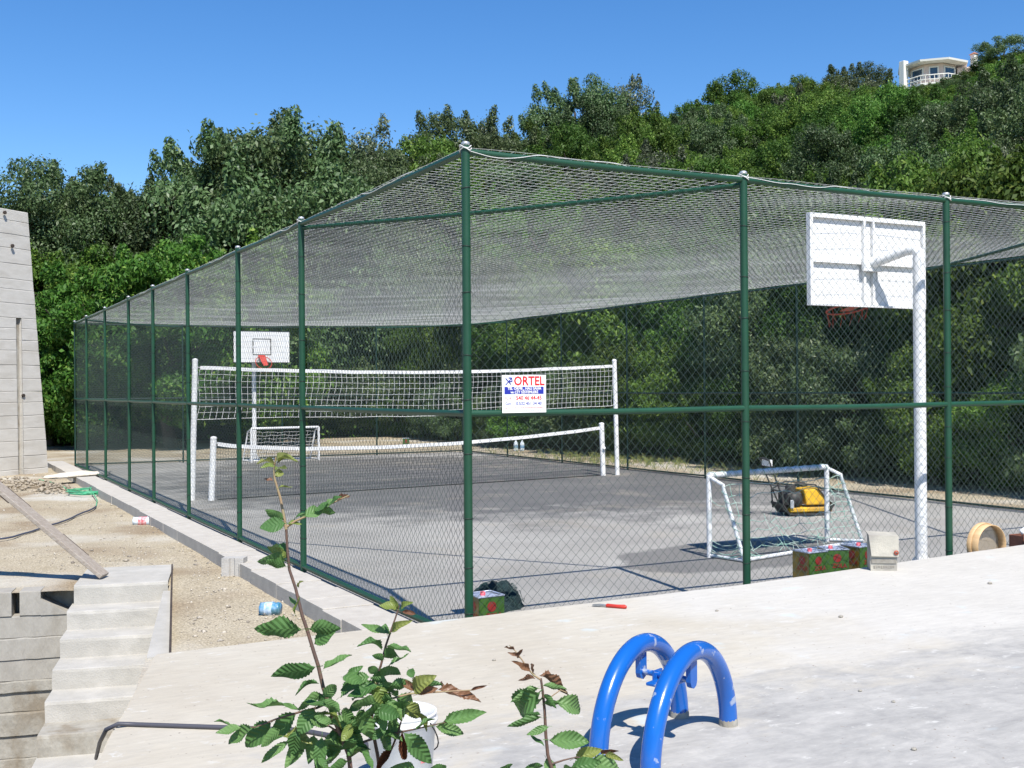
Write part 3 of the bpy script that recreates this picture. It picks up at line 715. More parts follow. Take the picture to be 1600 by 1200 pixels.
tn = thing('tennis_net', 'low black tennis net with sagging white band between short posts', 'net')
for base, top in (((.98, 12.75, -.1), (1.03, 12.75, 1.13)), ((9.97, 13.72, -.1), (9.92, 13.7, 1.17))):
    p = MB().tube([base, top], .058, 12).build('post', M_white, tn)
    MB().lathe([(0, .03), (.04, .022), (.062, 0), (.062, -.02)], top, 12).build('post_cap', M_white, p)
def ttop(t): return float(np.interp(t, (0, .03, .11, .20, .38, .57, .76, .92, 1), (1.03, .985, .925, .88, .85, .87, .94, 1.03, 1.09)))
def tpt(t, z): return (1.10 + 8.78 * t, 12.76 + .94 * t + .02 * N(t * 6, z * 2), z)
pol = [[tpt(i / 170, ttop(i / 170)), tpt(i / 170, .02)] for i in range(171)]
for s in range(1, 16): pol.append([tpt(i / 60, .02 + (ttop(i / 60) - .02) * s / 16) for i in range(61)])
strands(pol, .0022, 3).build('mesh', M_black, tn)
MB().tube([tpt(i / 60, .012) for i in range(61)], .009, 5).build('bottom_cord', M_black, tn)
tb = MB(); v = []; f = []
for i in range(61):
    t = i / 60; z = ttop(t); x, y, _ = tpt(t, z); v += [(x, y - .007, z + .02), (x, y - .007, z - .05), (x, y + .007, z - .05), (x, y + .007, z + .02)]
for i in range(60):
    for k in range(4): f.append((4 * i + k, 4 * i + (k + 1) % 4, 4 * i + 4 + (k + 1) % 4, 4 * i + 4 + k))
tb.add(v, f).build('top_band', M_white, tn)
MB().tube([(9.95, 13.66, .62), (9.93, 13.60, .63)], .03, 8).build('winch', M_white, tn)
MB().tube([tpt(0, 1.02), (1.03, 12.75, 1.05)], .007, 5).build('tie_rope', M_ropewhite, tn); MB().tube([tpt(1, 1.08), (9.92, 13.7, 1.11)], .007, 5).build('tie_rope', M_ropewhite, tn)

# ------------------------------------------------------------------ basketball hoops
def hoop(label, pole, board_c, half, z0, z1, pole_top, face):
    """face = +1: players' side towards +y; -1: towards the camera"""
    t = thing('basketball_hoop', label, 'basketball hoop', (pole[0], pole[1], 0))
    px, py = pole; bx, by = board_c[0] - px, board_c[1] - py
    P = MB(); P.tube([(0, 0, 0), (0, 0, pole_top - .12)], .062, 14, cap=False); P.build('pole', M_white, t)
    arm = [(0, 0, pole_top - .14), (0, 0, pole_top - .05), (bx * .08, by * .08, pole_top), (bx * .25, by * .25, pole_top - .005), (bx, by - .06 * face, pole_top - .12)]
    MB().tube(arm, .062, 12).build('arm', M_white, t)
    bf = MB()
    for a in range(4):
        M = Matrix.Rotation(a * math.pi / 2 + .5, 4, 'Z'); v = [M @ Vector(p) for p in ((.05, -.006, .02), (.2, -.006, .02), (.05, -.006, .22), (.05, .006, .02), (.2, .006, .02), (.05, .006, .22))]
        bf.add(v, [(0, 1, 2), (3, 5, 4), (0, 3, 4, 1), (1, 4, 5, 2), (2, 5, 3, 0)])
    bf.lathe([(0, .02), (.22, .02), (.22, 0)], (0, 0, 0), 12); bf.build('base_plate', M_white, t)
    b = MB(); b.bbox((bx - half, by - .01, z0), (bx + half, by + .01, z1), .003); bo = b.build('backboard', M_white, t)
    fr_ = MB(); s = -face; d0, d1 = (by + .0105, by + .05) if s > 0 else (by - .05, by - .0105)
    for lo, hi in (((bx - half, d0, z1 - .045), (bx + half, d1, z1)), ((bx - half, d0, z0), (bx + half, d1, z0 + .02)), ((bx - half, d0, z0 + .021), (bx - half + .04, d1, z1 - .046)), ((bx + half - .04, d0, z0 + .021), (bx + half, d1, z1 - .046)),
                   ((bx - .085, d0, z0 + .021), (bx - .055, d1, z1 - .046)), ((bx + .045, d0, z0 + .021), (bx + .075, d1, z1 - .046)), ((bx - half + .041, d0, (z0 + z1) / 2 - .03), (bx - .086, d1, (z0 + z1) / 2)), ((bx + .076, d0, (z0 + z1) / 2 - .03), (bx + half - .041, d1, (z0 + z1) / 2))):
        fr_.box(lo, hi)
    fr_.build('back_frame', M_white, bo)
    br = MB(); zc = pole_top - .14; br.bbox((bx - .13, min(d1, d0) - .045 if s < 0 else max(d0, d1), zc - .07), (bx + .13, (min(d1, d0) - .002) if s < 0 else max(d0, d1) + .045, zc + .07), .006)
    br.tube([(bx - .14, d1 + .0, zc - .05), (bx - .14, d1 + .0, zc - .16)], .012, 6); br.tube([(bx + .14, d1, zc - .05), (bx + .14, d1, zc - .16)], .012, 6)
    br.build('bracket', M_white, t)
    if face < 0:
        sq = MB(); sx, zl, zh = .26, z0 + .20, z0 + .66; w = .022; yy = by - .0135
        for lo, hi in (((bx - sx, yy, zl), (bx + sx, yy + .0025, zl + w)), ((bx - sx, yy, zh - w), (bx + sx, yy + .0025, zh)), ((bx - sx, yy, zl + w), (bx - sx + w, yy + .0025, zh - w)), ((bx + sx - w, yy, zl + w), (bx + sx, yy + .0025, zh - w))): sq.box(lo, hi)
        sq.build('target_square', M_black, bo)
        ed = MB()
        for lo, hi in (((bx - half - .012, by - .02, z0), (bx - half - .001, by + .02, z1)), ((bx - half - .012, by - .02, z1 + .001), (bx + half, by + .02, z1 + .014)), ((bx - half - .012, by - .02, z0 - .014), (bx + half, by + .02, z0 - .001))): ed.box(lo, hi)
        ed.build('edge_strip', M_black, bo)
    # rim bent down in front of the board, with its red plate
    zr = z0 + (.20 if face < 0 else .06); rp = MB(); tilt = R(-52 if face < 0 else -12)
    c0 = Vector((bx + (.0), by + face * .02, zr)); ex = Vector((1, 0, 0)); ey = Vector((0, face * math.cos(tilt), math.sin(tilt)))
    ring = [c0 + ey * (.27 + .225 * math.sin(a)) + ex * (.225 * math.cos(a)) for a in [k * math.pi / 12 for k in range(25)]]
    rp.tube(ring, .011, 6)
    rp.add([c0 + ex * -.12, c0 + ex * .08, c0 + ex * .09 + ey * .1, c0 + ex * .12 + ey * .36, c0 + ex * -.02 + ey * .38, c0 + ex * -.08 + ey * .12], [(0, 1, 2, 5), (5, 2, 3, 4)])
    rp.build('rim', M_red if face < 0 else M_rust, t)
    nn_ = []
    for k in range(12):
        a = k * math.pi / 6; p0 = c0 + ey * (.27 + .225 * math.sin(a)) + ex * (.225 * math.cos(a)); nn_.append([p0, p0 + Vector((-.4 * (p0.x - c0.x - ey.x * .27) * .3, 0, -.07)), p0 + Vector((-(p0.x - c0.x) * .3, 0, -.15))])
    strands(nn_, .004).build('net', M_rust, t)
    return t
hoop('near white basketball hoop seen from behind, on a thick white pole', (5.50, .60), (5.27, 1.10), .835, 2.815, 3.775, 3.40, 1)
hoop('far white basketball hoop facing the camera with black target square', (4.72, 23.75), (4.785, 23.15), .785, 2.76, 3.62, 3.3, -1)

# ------------------------------------------------------------------ small goals
def goal(label, f0, f1, b0, b1, z, m0, mnet, loose, seed):
    t = thing('football_goal', label, 'goal', ((f0[0] + f1[0]) / 2, (f0[1] + f1[1]) / 2, 0))
    o = Vector(t.location); V = lambda p, zz: Vector((p[0], p[1], zz)) - o
    for a in (f0, f1): MB().tube([V(a, 0), V(a, z)], .032, 10).build('post', m0, t)
    MB().tube([V(f0, z), V(f1, z)], .034, 10).build('crossbar', m0, t)
    tops = []
    for a, b in ((f0, b0), (f1, b1)):
        q = Vector(a).lerp(Vector(b), .42); tops.append(q)
        MB().tube([V(a, z - .01), V(q, z - .10), V(q, z - .13), V(b, .03)], .022, 8).build('side_bar', m0, t)
        MB().tube([V(a, .025), V(b, .025)], .02, 8).build('ground_bar', m0, t)
    MB().tube([V(b0, .025), V(b1, .025)], .024, 8).build('back_bar', m0, t)
    rnd = random.Random(seed); pol = []
    def P(u, s):
        top = V(tops[0], z - .12).lerp(V(tops[1], z - .12), u); bot = V(b0, .03).lerp(V(b1, .03), u); p = top.lerp(bot, s)
        bag = loose * math.sin(math.pi * u) * math.sin(math.pi * min(1, s * 1.05)); n_ = (V(f0, 0) - V(b0, 0)).normalized()
        return p + n_ * bag * .5 + Vector((0, 0, -bag * .35 * (1 - s))) + Vector((rnd.uniform(-1, 1), rnd.uniform(-1, 1), rnd.uniform(-1, 1))) * .018 * (1 + 2 * loose)
    nu, ns = 18, 8; G = [[P(i / nu, j / ns) for j in range(ns + 1)] for i in range(nu + 1)]
    for i in range(nu + 1):
        if not loose or rnd.random() < .8: pol.append(G[i][(3 if loose and 3 < i < nu - 2 else 0):])
    for j in range(ns + 1):
        if loose and 1 < j < 4:
            pol.append([G[i][j] for i in range(0, 4)]); pol.append([G[i][j] for i in range(nu - 3, nu + 1)])
        else: pol.append([G[i][j] for i in range(nu + 1)])
    if loose:
        for k in range(9):     # slack loops lying along the back bar
            u = rnd.random(); p = V(b0, .03).lerp(V(b1, .03), u); n_ = (V(f0, 0) - V(b0, 0)); L_ = []
            for s in range(7): L_.append(p + n_ * (.05 + s * .07) + Vector((.10 * math.sin(s * 1.1 + k), 0, .03 + .12 * math.sin(s / 6 * math.pi) * (.4 + .6 * rnd.random()))))
            pol.append(L_)
        for (a, b, q) in ((f0, b0, tops[0]), (f1, b1, tops[1])):
            for k in range(7):
                s = rnd.uniform(.1, .95); p0 = V(a, z * (1 - s)); p1 = V(q, z - .13).lerp(V(b, .03), s); pol.append([p0.lerp(p1, w / 4) + Vector((0, 0, -.06 * math.sin(w / 4 * math.pi))) + Vector((rnd.uniform(-.02, .02), rnd.uniform(-.02, .02), 0)) for w in range(5)])
            bar = []; 
            for k in range(40):
                s = k / 39; c = V(q, z - .13).lerp(V(b, .03), s); bar.append(c + Vector((.03 * math.cos(k * 1.3), .03 * math.sin(k * 1.3), 0)))
            pol.append(bar)
        top = [];
        for k in range(90):
            s = k / 89; c = V(f0, z).lerp(V(f1, z), s); top.append(c + Vector((0, .042 * math.cos(k * .9), .042 * math.sin(k * .9))))
        pol.append(top)
    else:
        for (a, q, b) in ((f0, tops[0], b0), (f1, tops[1], b1)):
            for k in range(1, 8):
                s = k / 8; pol.append([V(a, z * (1 - s)), V(q, z - .13).lerp(V(b, .03), s)])
    strands(pol, .0042 if loose else .0045, 4).build('net', mnet, t)
    return t
goal('near small goal with chipped white frame and torn green net beside compactor', (4.41, 2.73), (6.52, 3.04), (4.50, 2.22), (6.80, 2.72), .95, M_whitechip, M_netgreen, .32, 3)
goal('far small white goal standing under the far basketball hoop', (4.42, 22.95), (6.36, 23.0), (4.36, 23.62), (6.32, 23.66), .93, M_white, M_ropewhite, .0, 5)
#@@OBJECTS
# ------------------------------------------------------------------ plate compactor
pc = thing('plate_compactor', 'yellow and black plate compactor parked behind the near goal', 'compactor', (8.36, 5.5, 0), R(-18))
b = MB(); v = []; n_ = 9
for i in range(n_):
    t = i / (n_ - 1); x = -.42 + .84 * t; z = .16 * (max(0, abs(t - .5) * 2 - .7) / .3) ** 1.4
    v += [(x, -.24, z + .012), (x, .24, z + .012), (x, .24, z + .04), (x, -.24, z + .04)]
f = []
for i in range(n_ - 1):
    for k in range(4): f.append((4 * i + k, 4 * i + (k + 1) % 4, 4 * i + 4 + (k + 1) % 4, 4 * i + 4 + k))
b.add(v, f + [(3, 2, 1, 0), (32, 33, 34, 35)]); b.build('base_plate', M_rubber, pc)
MB().bbox((-.30, -.2, .05), (.40, .2, .13), .02).build('deck', M_yellow, pc)
hd = MB(); v = [(-.02, -.19, .16), (.38, -.19, .16), (.38, .19, .16), (-.02, .19, .16), (-.06, -.18, .40), (.20, -.18, .42), (.20, .18, .42), (-.06, .18, .40)]
hd.add(v, ((0, 3, 2, 1), (4, 5, 6, 7), (0, 1, 5, 4), (1, 2, 6, 5), (2, 3, 7, 6), (3, 0, 4, 7)))
hb = hd.build('hood', M_yellow, pc)
mo = hb.modifiers.new('bevel', 'BEVEL'); mo.width = .025; mo.segments = 3
MB().bbox((.23, -.11, .25), (.30, .11, .36), .008).build('front_badge', M_steel, hb)
en = MB(); en.bbox((-.34, -.17, .14), (-.07, .17, .36), .03); en.lathe([(0, .46), (.07, .46), (.08, .44), (.08, .36)], (-.2, 0, 0), 12); en.lathe([(.10, -.02), (.10, .02), (0, .02)], (-.2, -.19, .26), 12, Matrix.Rotation(R(90), 3, 'X').to_4x4()); en.build('engine', M_rubber, pc)
fr_ = MB()
for s in (-1, 1): fr_.tube([(-.40, s * .21, .1), (-.42, s * .21, .38), (-.2, s * .21, .50), (.12, s * .2, .47), (.32, s * .2, .22), (.36, s * .2, .12)], .013, 7)
fr_.tube([(-.42, -.21, .38), (-.42, .21, .38)], .013, 7); fr_.build('roll_frame', M_rubber, pc)
ha = MB()
for s in (-1, 1): ha.tube([(-.32, s * .12, .12), (-.5, s * .16, .55), (-.62, s * .18, .86)], .013, 7)
ha.tube([(-.62, -.18, .86), (-.64, 0, .88), (-.62, .18, .86)], .016, 7); ha.build('handle', M_rubber, pc)
MB().bbox((-.60, -.15, .76), (-.55, .15, .86), .006).build('name_plate', M_signw, pc)
MB().bbox((-.30, -.235, .12), (-.24, -.205, .25), .008).build('side_guard', M_galv, pc)

# ------------------------------------------------------------------ oil tins
def tin(label, loc, rz, faces='gy', w=.225, h=.435, cap=True, group='printed oil tins'):
    t = thing('oil_tin', label, 'tin', loc, rz, group)
    a = w / 2
    # sheet-metal body: yellow and green printed sides between rolled seams
    my, mg = MB(), MB()
    my.add([(-a, a, .012), (-a, -a + .004, .012), (-a, -a + .004, h - .012), (-a, a, h - .012), (a, -a, .012), (a, a, .012), (a, a, h - .012), (a, -a, h - .012)], [(0, 1, 2, 3), (4, 5, 6, 7)])
    mg.add([(-a, -a, .012), (a, -a, .012), (a, -a, h - .012), (-a, -a, h - .012), (a, a, .012), (-a, a, .012), (-a, a, h - .012), (a, a, h - .012)], [(0, 1, 2, 3), (4, 5, 6, 7)])
    for mb_, mm_ in ((my, M_tyellow), (mg, M_tgreen)):
        for k_ in (0, 4): MB().add(mb_.v[k_:k_ + 4], [(0, 1, 2, 3)]).build('side_print', mm_, t)
    sm_ = MB()
    for z in (.006, h - .006):
        MB().tube([(-a, -a, z), (a, -a, z), (a, a, z), (-a, a, z), (-a, -a, z)], .0075, 5).build('seam', M_tintop, t)
    sm_.add([(-a, -a, h - .016), (a, -a, h - .016), (0, 0, h + .012), (a, a, h - .016), (-a, a, h - .016)], [(0, 1, 2), (1, 3, 2), (3, 4, 2), (4, 0, 2)])
    sm_.build('lid', M_tintop, t)
    for rot, off in ((0, 0), (-90, .0)):
        Mr = Matrix.Rotation(R(rot), 4, 'Z')
        d = MB(); d.lathe([(0, .0), (.040, 0), (.040, -.001)], (0, 0, 0), 18, Matrix.Rotation(R(90), 4, 'X'), smooth=False); me = d.mesh('medallion', M_tred)
        me.transform(Mr @ Matrix.Translation((0 if rot == 0 else .02, -a - .0025, h - .085))); link('medallion', me, t)
        text_mesh('ZOLA', .055, M_tred, 'lettering', t, Mr @ Matrix.Translation((.02, -a - .0025, h - .158)) @ Matrix.Rotation(R(90), 4, 'X'), .95, .002)
    if cap: MB().lathe([(0, .03), (.02, .03), (.022, .0)], (-.04, -.04, h - .005), 10).build('cap', M_pink, t)
    return t
tin('leftmost of the three oil tins beside the grey box', (3.71, .31, 0), 0)
tin('middle of the three oil tins beside the grey box', (4.02, .33, 0), R(-24))
tin('rightmost of the three oil tins, touching the grey box', (4.37, .36, 0), R(6))
tin('single oil tin with blue lid right behind the corner post', (.235, .20, 0), R(2), h=.365)
tin('tiny oil tin on the sand beyond the far corner of the fence', (11.88, 29.9, -.08), R(-20), h=.3, cap=False)

# ------------------------------------------------------------------ things on the slab
bx = thing('grey_box', 'worn grey box with folded flap standing on the slab edge', 'box', (3.70, -.60, SLAB_Z), R(-34))
b = MB(); v = [(-.115, -.075, 0), (.105, -.075, 0), (.105, .075, 0), (-.115, .075, 0), (-.125, -.06, .30), (.115, -.06, .29), (.11, .06, .31), (-.115, .07, .32)]
b.add(v, ((0, 3, 2, 1), (4, 5, 6, 7), (0, 1, 5, 4), (1, 2, 6, 5), (2, 3, 7, 6), (3, 0, 4, 7))).build('body', M_card, bx)
fl = MB(); v = [(-.128, .07, .322), (.118, .062, .312), (.122, -.068, .296), (-.13, -.07, .305), (-.112, -.094, .125), (.118, -.09, .12)]
v += [(p[0], p[1] - .004, p[2] + .004) for p in v]
fl.add(v, ((0, 3, 2, 1), (3, 4, 5, 2), (6, 7, 8, 9), (9, 8, 11, 10), (3, 9, 10, 4), (4, 10, 11, 5), (5, 11, 8, 2), (1, 2, 8, 7), (0, 6, 9, 3))).build('flap', M_card, bx)
MB().box((-.11, -.080, .065), (.10, -.076, .10)).build('dark_strip', M_cardd, bx)
e = MB(); e.lathe([(.010, -.004), (.016, -.004), (.021, 0), (.016, .004), (.010, .004)], (.095, -.1, .16), 12, Matrix.Rotation(R(90), 4, 'X')); e.build('eyelet', M_rust, bx)
t = MB()
for k in range(9): t.box((-.09 + .02 * k, -.0775, .02 + .004 * (k % 3)), (-.078 + .02 * k, -.0755, .045))
t.build('faded_print', M_cardd, bx)

sv = thing('wooden_sieve', 'round pale wooden sieve leaning between slab and fence', 'sieve', (5.62, -.05, .175))
sm_ = MB(); Mx = Matrix.Rotation(R(90), 4, 'X')
sm_.lathe([(.218, .002), (.218, .052), (.210, .052), (.210, .002), (.218, .002)], (0, 0, .22), 40, Mx); sm_.build('lower_hoop', M_wood, sv)
sm_ = MB(); sm_.lathe([(.206, .035), (.206, .125), (.198, .125), (.198, .035), (.206, .035)], (0, 0, .22), 40, Mx); sm_.build('upper_hoop', M_wood, sv)
pol = []
for k in range(-17, 18):
    x = k * .0118; h = math.sqrt(max(0, .197 ** 2 - x * x)); pol += [[(x, -.036, .22 - h), (x, -.036, .22 + h)], [(-h, -.036, .22 + x), (h, -.036, .22 + x)]]
strands(pol, .0026).build('mesh', M_sieve, sv)

M_brown = mat('reddish_brown_wood', (.22, .085, .05), (.15, .06, .04), 9, .7, .2)
tb = thing('tool_crate', 'reddish wooden crate with white cloth and tools at right edge', 'crate', (6.30, -.06, 0), R(-4))
for lo, hi in (((-.17, -.09, .0), (.35, -.075, .47)), ((-.17, .075, .0), (.35, .09, .45)), ((-.17, -.074, .0), (-.155, .074, .45)), ((.335, -.074, .0), (.35, .074, .45)), ((-.154, -.074, .36), (.334, .074, .372))): MB().bbox(lo, hi, .003).build('side_board', M_brown, tb)
def lump(name, label, cat, loc, rx, ry, rz_, m, seed, amp=.3):
    v = []; f = []; a_, b_ = 14, 8
    for j in range(b_ + 1):
        th = math.pi * j / b_
        for i in range(a_):
            ph = 2 * math.pi * i / a_; d = Vector((math.sin(th) * math.cos(ph), math.sin(th) * math.sin(ph), math.cos(th))); k = 1 + amp * N(d.x * 1.8 + seed, d.y * 1.8, d.z * 1.8) + amp * .4 * N(d.x * 5 + seed, d.y * 5, d.z * 5)
            v.append((d.x * rx * k, d.y * ry * k, d.z * rz_ * k))
    for j in range(b_):
        for i in range(a_): f.append((j * a_ + i, (j + 1) * a_ + i, (j + 1) * a_ + (i + 1) % a_, j * a_ + (i + 1) % a_))
    o = MB().add(v, f, True).build(name, m); o.location = loc; return tag(o, label, cat)
M_purple = mat('purple_cloth', (.10, .06, .3), (.16, .12, .4), 9, .8)
lump('white_cloth', 'small crumpled white cloth on top of the tool crate', 'cloth', (6.22, -.09, .485), .07, .05, .045, M_signw, 3)
lump('purple_cloth', 'purple cloth next to white cloth on the tool crate', 'cloth', (6.40, -.08, .475), .07, .05, .04, M_purple, 8)
cc = MB()
for k in range(3): cc.tube([(6.22 + .11 * math.cos(a) * (1 + .05 * k), -.19 + .035 * math.sin(a), .415 + .012 * k) for a in [q * math.pi / 10 for q in range(21)]], .006, 6)
tag(cc.build('grey_cable_coil', M_galv), 'small coil of pale grey cable leaning by the tool crate', 'cable')

a, c = gp(926, 944.5, SLAB_Z + .014), gp(979, 948.5, SLAB_Z + .014); dd = (c - a); L_ = dd.length
ht = thing('chisel', 'red-handled steel chisel lying at the edge of the slab', 'tool', a, math.atan2(dd.y, dd.x))
tt = MB(); tt.add([(0, -.015, -.004), (0, .015, -.004), (.06, .012, -.01), (.06, -.012, -.01), (0, -.015, 0), (0, .015, 0), (.06, .012, .008), (.06, -.012, .008)], ((0, 1, 2, 3), (7, 6, 5, 4), (0, 4, 5, 1), (1, 5, 6, 2), (3, 2, 6, 7), (0, 3, 7, 4))); tt.tube([(.05, 0, 0), (L_ * .42, 0, 0)], .009, 8); tt.build('blade', M_steel, ht)
MB().tube([(L_ * .4, 0, 0), (L_ * .43, 0, 0), (L_ * .7, 0, 0), (L_ * .94, 0, 0), (L_, 0, 0)], [.010, .015, .013, .016, .009], 10).build('handle', M_red, ht)

bk = thing('paint_bucket', 'white plastic bucket on the slab behind the sapling leaves', 'bucket', tuple(gp(628, 1232, SLAB_Z)))
MB().lathe([(0, .002), (.112, .002), (.118, .01), (.138, .27), (.146, .275), (.146, .285), (.138, .288), (.138, .30), (.143, .305), (.143, .312), (.134, .312), (.13, .27), (.112, .02), (0, .018)], (0, 0, 0), 36).build('body', M_bucket, bk)
hl = MB(); ang = R(-62); P = [(.147 * math.cos(a + ang), .147 * math.sin(a + ang), .285 - .17 * math.sin(a)) for a in [k * math.pi / 14 for k in range(15)]]; hl.tube(P, .003, 6); hl.build('wire_handle', M_rubber, bk)
ct = (CAM - Vector(bk.location)); ca = math.atan2(ct.y, ct.x)
def on_bucket(mb, a0, a1, z0, z1):
    k = 8; v = []
    for i in range(k + 1):
        a = ca + a0 + (a1 - a0) * i / k
        for z in (z0, z1): r_ = .118 + (.138 - .118) * (z - .01) / .26 + .0012; v.append((r_ * math.cos(a), r_ * math.sin(a), z))
    mb.add(v, [(2 * i, 2 * i + 2, 2 * i + 3, 2 * i + 1) for i in range(k)], True)
q = MB(); on_bucket(q, .62, .86, .13, .185); q.build('red_mark', M_redlab, bk); q = MB(); on_bucket(q, .45, .7, .05, .085); q.build('blue_mark', M_bluecan, bk)

# seesaw base
ss = thing('seesaw_base', 'glossy blue steel seesaw base of two arched pipes', 'seesaw', (-.75, -3.6, SLAB_Z))
def arch(far, near):
    far, near = Vector((*far, 0)), Vector((*near, 0)); c = (far + near) / 2; d = (far - near) / 2; h = .43; P = []
    for k in range(33):
        a = math.pi * k / 32; P.append(c + d * math.cos(a) + Vector((0, 0, h * math.sin(a))) - Vector((-.75, -3.6, 0)))
    P.insert(0, P[0] - Vector((0, 0, .05))); P.append(P[-1] - Vector((0, 0, .05))); return P
aR = arch((-.33, -3.51), (-1.07, -3.93)); aL = arch((-.45, -3.29), (-1.15, -3.66))
for P in (aR, aL):
    ar = MB().tube(P, .0425, 24, cap=False).build('arched_pipe', M_blue, ss)
    MB().lathe([(.0455, .0), (.0455, .02), (.043, .035)], P[1], 14).build('bare_foot', M_concstain, ar)
mR, mL = aR[17], aL[17]; ax = (mR - mL).normalized(); al = Vector((-ax.y, ax.x, 0))
Mq = Matrix(((ax.x, al.x, 0, 0), (ax.y, al.y, 0, 0), (0, 0, 1, 0), (0, 0, 0, 1)))
for m_ in (mR, mL):
    lgp = MB(); s = [( -.028, -.02), (.028, -.02), (.028, -.13), (.02, -.15), (0, -.16), (-.02, -.15), (-.028, -.13)]
    v = [m_ + al * u + Vector((0, 0, w)) - ax * .012 for u, w in s] + [m_ + al * u + Vector((0, 0, w)) + ax * .012 for u, w in s]
    k = len(s); lgp.add(v, [tuple(range(k))[::-1], tuple(range(k, 2 * k))] + [(i, (i + 1) % k, k + (i + 1) % k, k + i) for i in range(k)]).build('hanger_lug', M_blue, ss)
MB().tube([mL - Vector((0, 0, .125)) - ax * .01, mR - Vector((0, 0, .125)) + ax * .01], .014, 12).build('axle', M_blue, ss)
mc = (mL + mR) / 2 - Vector((0, 0, .125)); pl = MB()
pl.bbox((-.05, -.09, -.034), (.06, .09, -.02), .003, Matrix.Translation(mc) @ Mq); pl.box((-.05, -.035, -.021), (-.04, .035, .02), Matrix.Translation(mc) @ Mq); pl.box((.05, -.035, -.021), (.06, .035, .02), Matrix.Translation(mc) @ Mq); pl.build('seat_bracket', M_blue, ss)

cb = MB(); P = [gp(150, 1185, -.3), gp(156, 1160, .15), gp(166, 1140, .37), gp(185, 1131, .40)] + [gp(x, 1131 + (x - 185) * .033, SLAB_Z + .012) for x in range(200, 480, 15)] + [gp(520, 1150, SLAB_Z + .012), gp(600, 1170, SLAB_Z + .012)]
tag(cb.tube(P, .011, 8).build('grey_cable', M_cable), 'thick dark cable running over the left edge of the slab', 'cable')
for k, (px, py, r_, lab) in enumerate(((1344, 1079, .011, 'dark pebble on the slab nearest right of the blue seesaw base'), (1396, 1096, .011, 'dark pebble on the slab second right of the seesaw base'), (1428, 1170, .014, 'pebble on the slab near the bottom right corner'), (1547, 911, .02, 'largest pebble on the slab, in front of the wooden sieve'), (1314, 963, .018, 'brownish pebble on the slab in front of the grey box'), (1120, 954, .013, 'pebble on the slab right of the red chisel'), (772, 1031, .012, 'dark twig end on the slab between saplings and corner post'))):
    lump('pebble', lab, 'pebble', gp(px, py, SLAB_Z + r_ * .4), r_, r_ * .8, r_ * .5, M_concstain, k * 3., .4)['group'] = 'pebbles on the slab'
q = gp(772, 1031, SLAB_Z); 
# ------------------------------------------------------------------ things on the sand
sp_ = gp(369, 898, -.12); stb = thing('concrete_stub', 'short upright grooved concrete post against the kerb', 'post', (sp_.x - .03, sp_.y - .03, -.2), R(-30))
prof = [(-.12, -.09), (-.035, -.09), (-.02, -.06), (.02, -.06), (.035, -.09), (.13, -.09), (.13, .09), (-.12, .09)]
k = len(prof); v = [(x, y, 0) for x, y in prof] + [(x * .99, y * .99, .285) for x, y in prof]
MB().add(v, [tuple(range(k))[::-1], tuple(range(k, 2 * k))] + [(i, (i + 1) % k, k + (i + 1) % k, k + i) for i in range(k)]).build('shaft', M_kerbp, stb)

pe, pb = gp(163, 900, -.05), dp(-30, 738, 12.4)
d = (pb - pe); L_ = d.length; d.normalize(); sd_ = d.cross(Vector((0, 0, 1))).normalized(); un = sd_.cross(d)
Mp = Matrix(((d.x, sd_.x, un.x, pe.x), (d.y, sd_.y, un.y, pe.y), (d.z, sd_.z, un.z, pe.z), (0, 0, 0, 1)))
pk = thing('timber_plank', 'long weathered timber plank sloping up from the stair landing', 'plank', (0, 0, 0))
me = MB().bbox((0, -.105, -.02), (L_ + .6, .105, .025), .005).mesh('board', M_plank); me.transform(Mp); link('board', me, pk)
for x0, x1, s in ((.30, .68, 1), (1.15, 1.5, 1), (1.3, 1.62, -1), (2.1, 2.4, 1)):  # dark strips stand in for the shadowed gaps along the plank edges
    me = MB().bbox((x0, s * .105 + .001, -.03), (x1, s * .105 + .03, .02), .004).mesh('gap_shade_batten', M_plankd); me.transform(Mp); link('gap_shade_batten', me, pk)

hs_ = MB(); c = gp(138, 772, -.11); P = [gp(60, 749, -.1), gp(75, 752, -.09), gp(96, 758, -.1), c + Vector((-.3, .2, .03))]
for k in range(64):
    a = k * .42; rr = .36 + .07 * N(k * .5, 1.); P.append(c + Vector((rr * math.cos(a) * 1.05, rr * math.sin(a) * 1.5, .02 + .0012 * k + .02 * N(k * .3, 4.))))
P += [gp(152, 782, -.1), gp(150, 792, -.1)]
tag(hs_.tube(P, .0105, 6).build('garden_hose', M_hose), 'coiled green garden hose on the sand near the kerb', 'hose')
P = [gp(150, 792, -.1), gp(138, 799, -.1), gp(120, 806, -.1), gp(100, 815, -.1), gp(88, 819, -.1), gp(62, 827, -.1), gp(40, 834, -.1), gp(20, 840, -.1), gp(0, 843, -.1), gp(-40, 848, -.1)]
PP = []
for i in range(len(P) - 1):
    for k in range(4): w = P[i].lerp(P[i + 1], k / 4); PP.append(w + Vector((.03 * N(i + k * .25, 1.), .05 * N(i + k * .25, 7.), .01)))
tag(MB().tube(PP, .014, 6).build('dark_hose', M_hosed), 'dark thin hose trailing across the sand under the plank', 'hose')

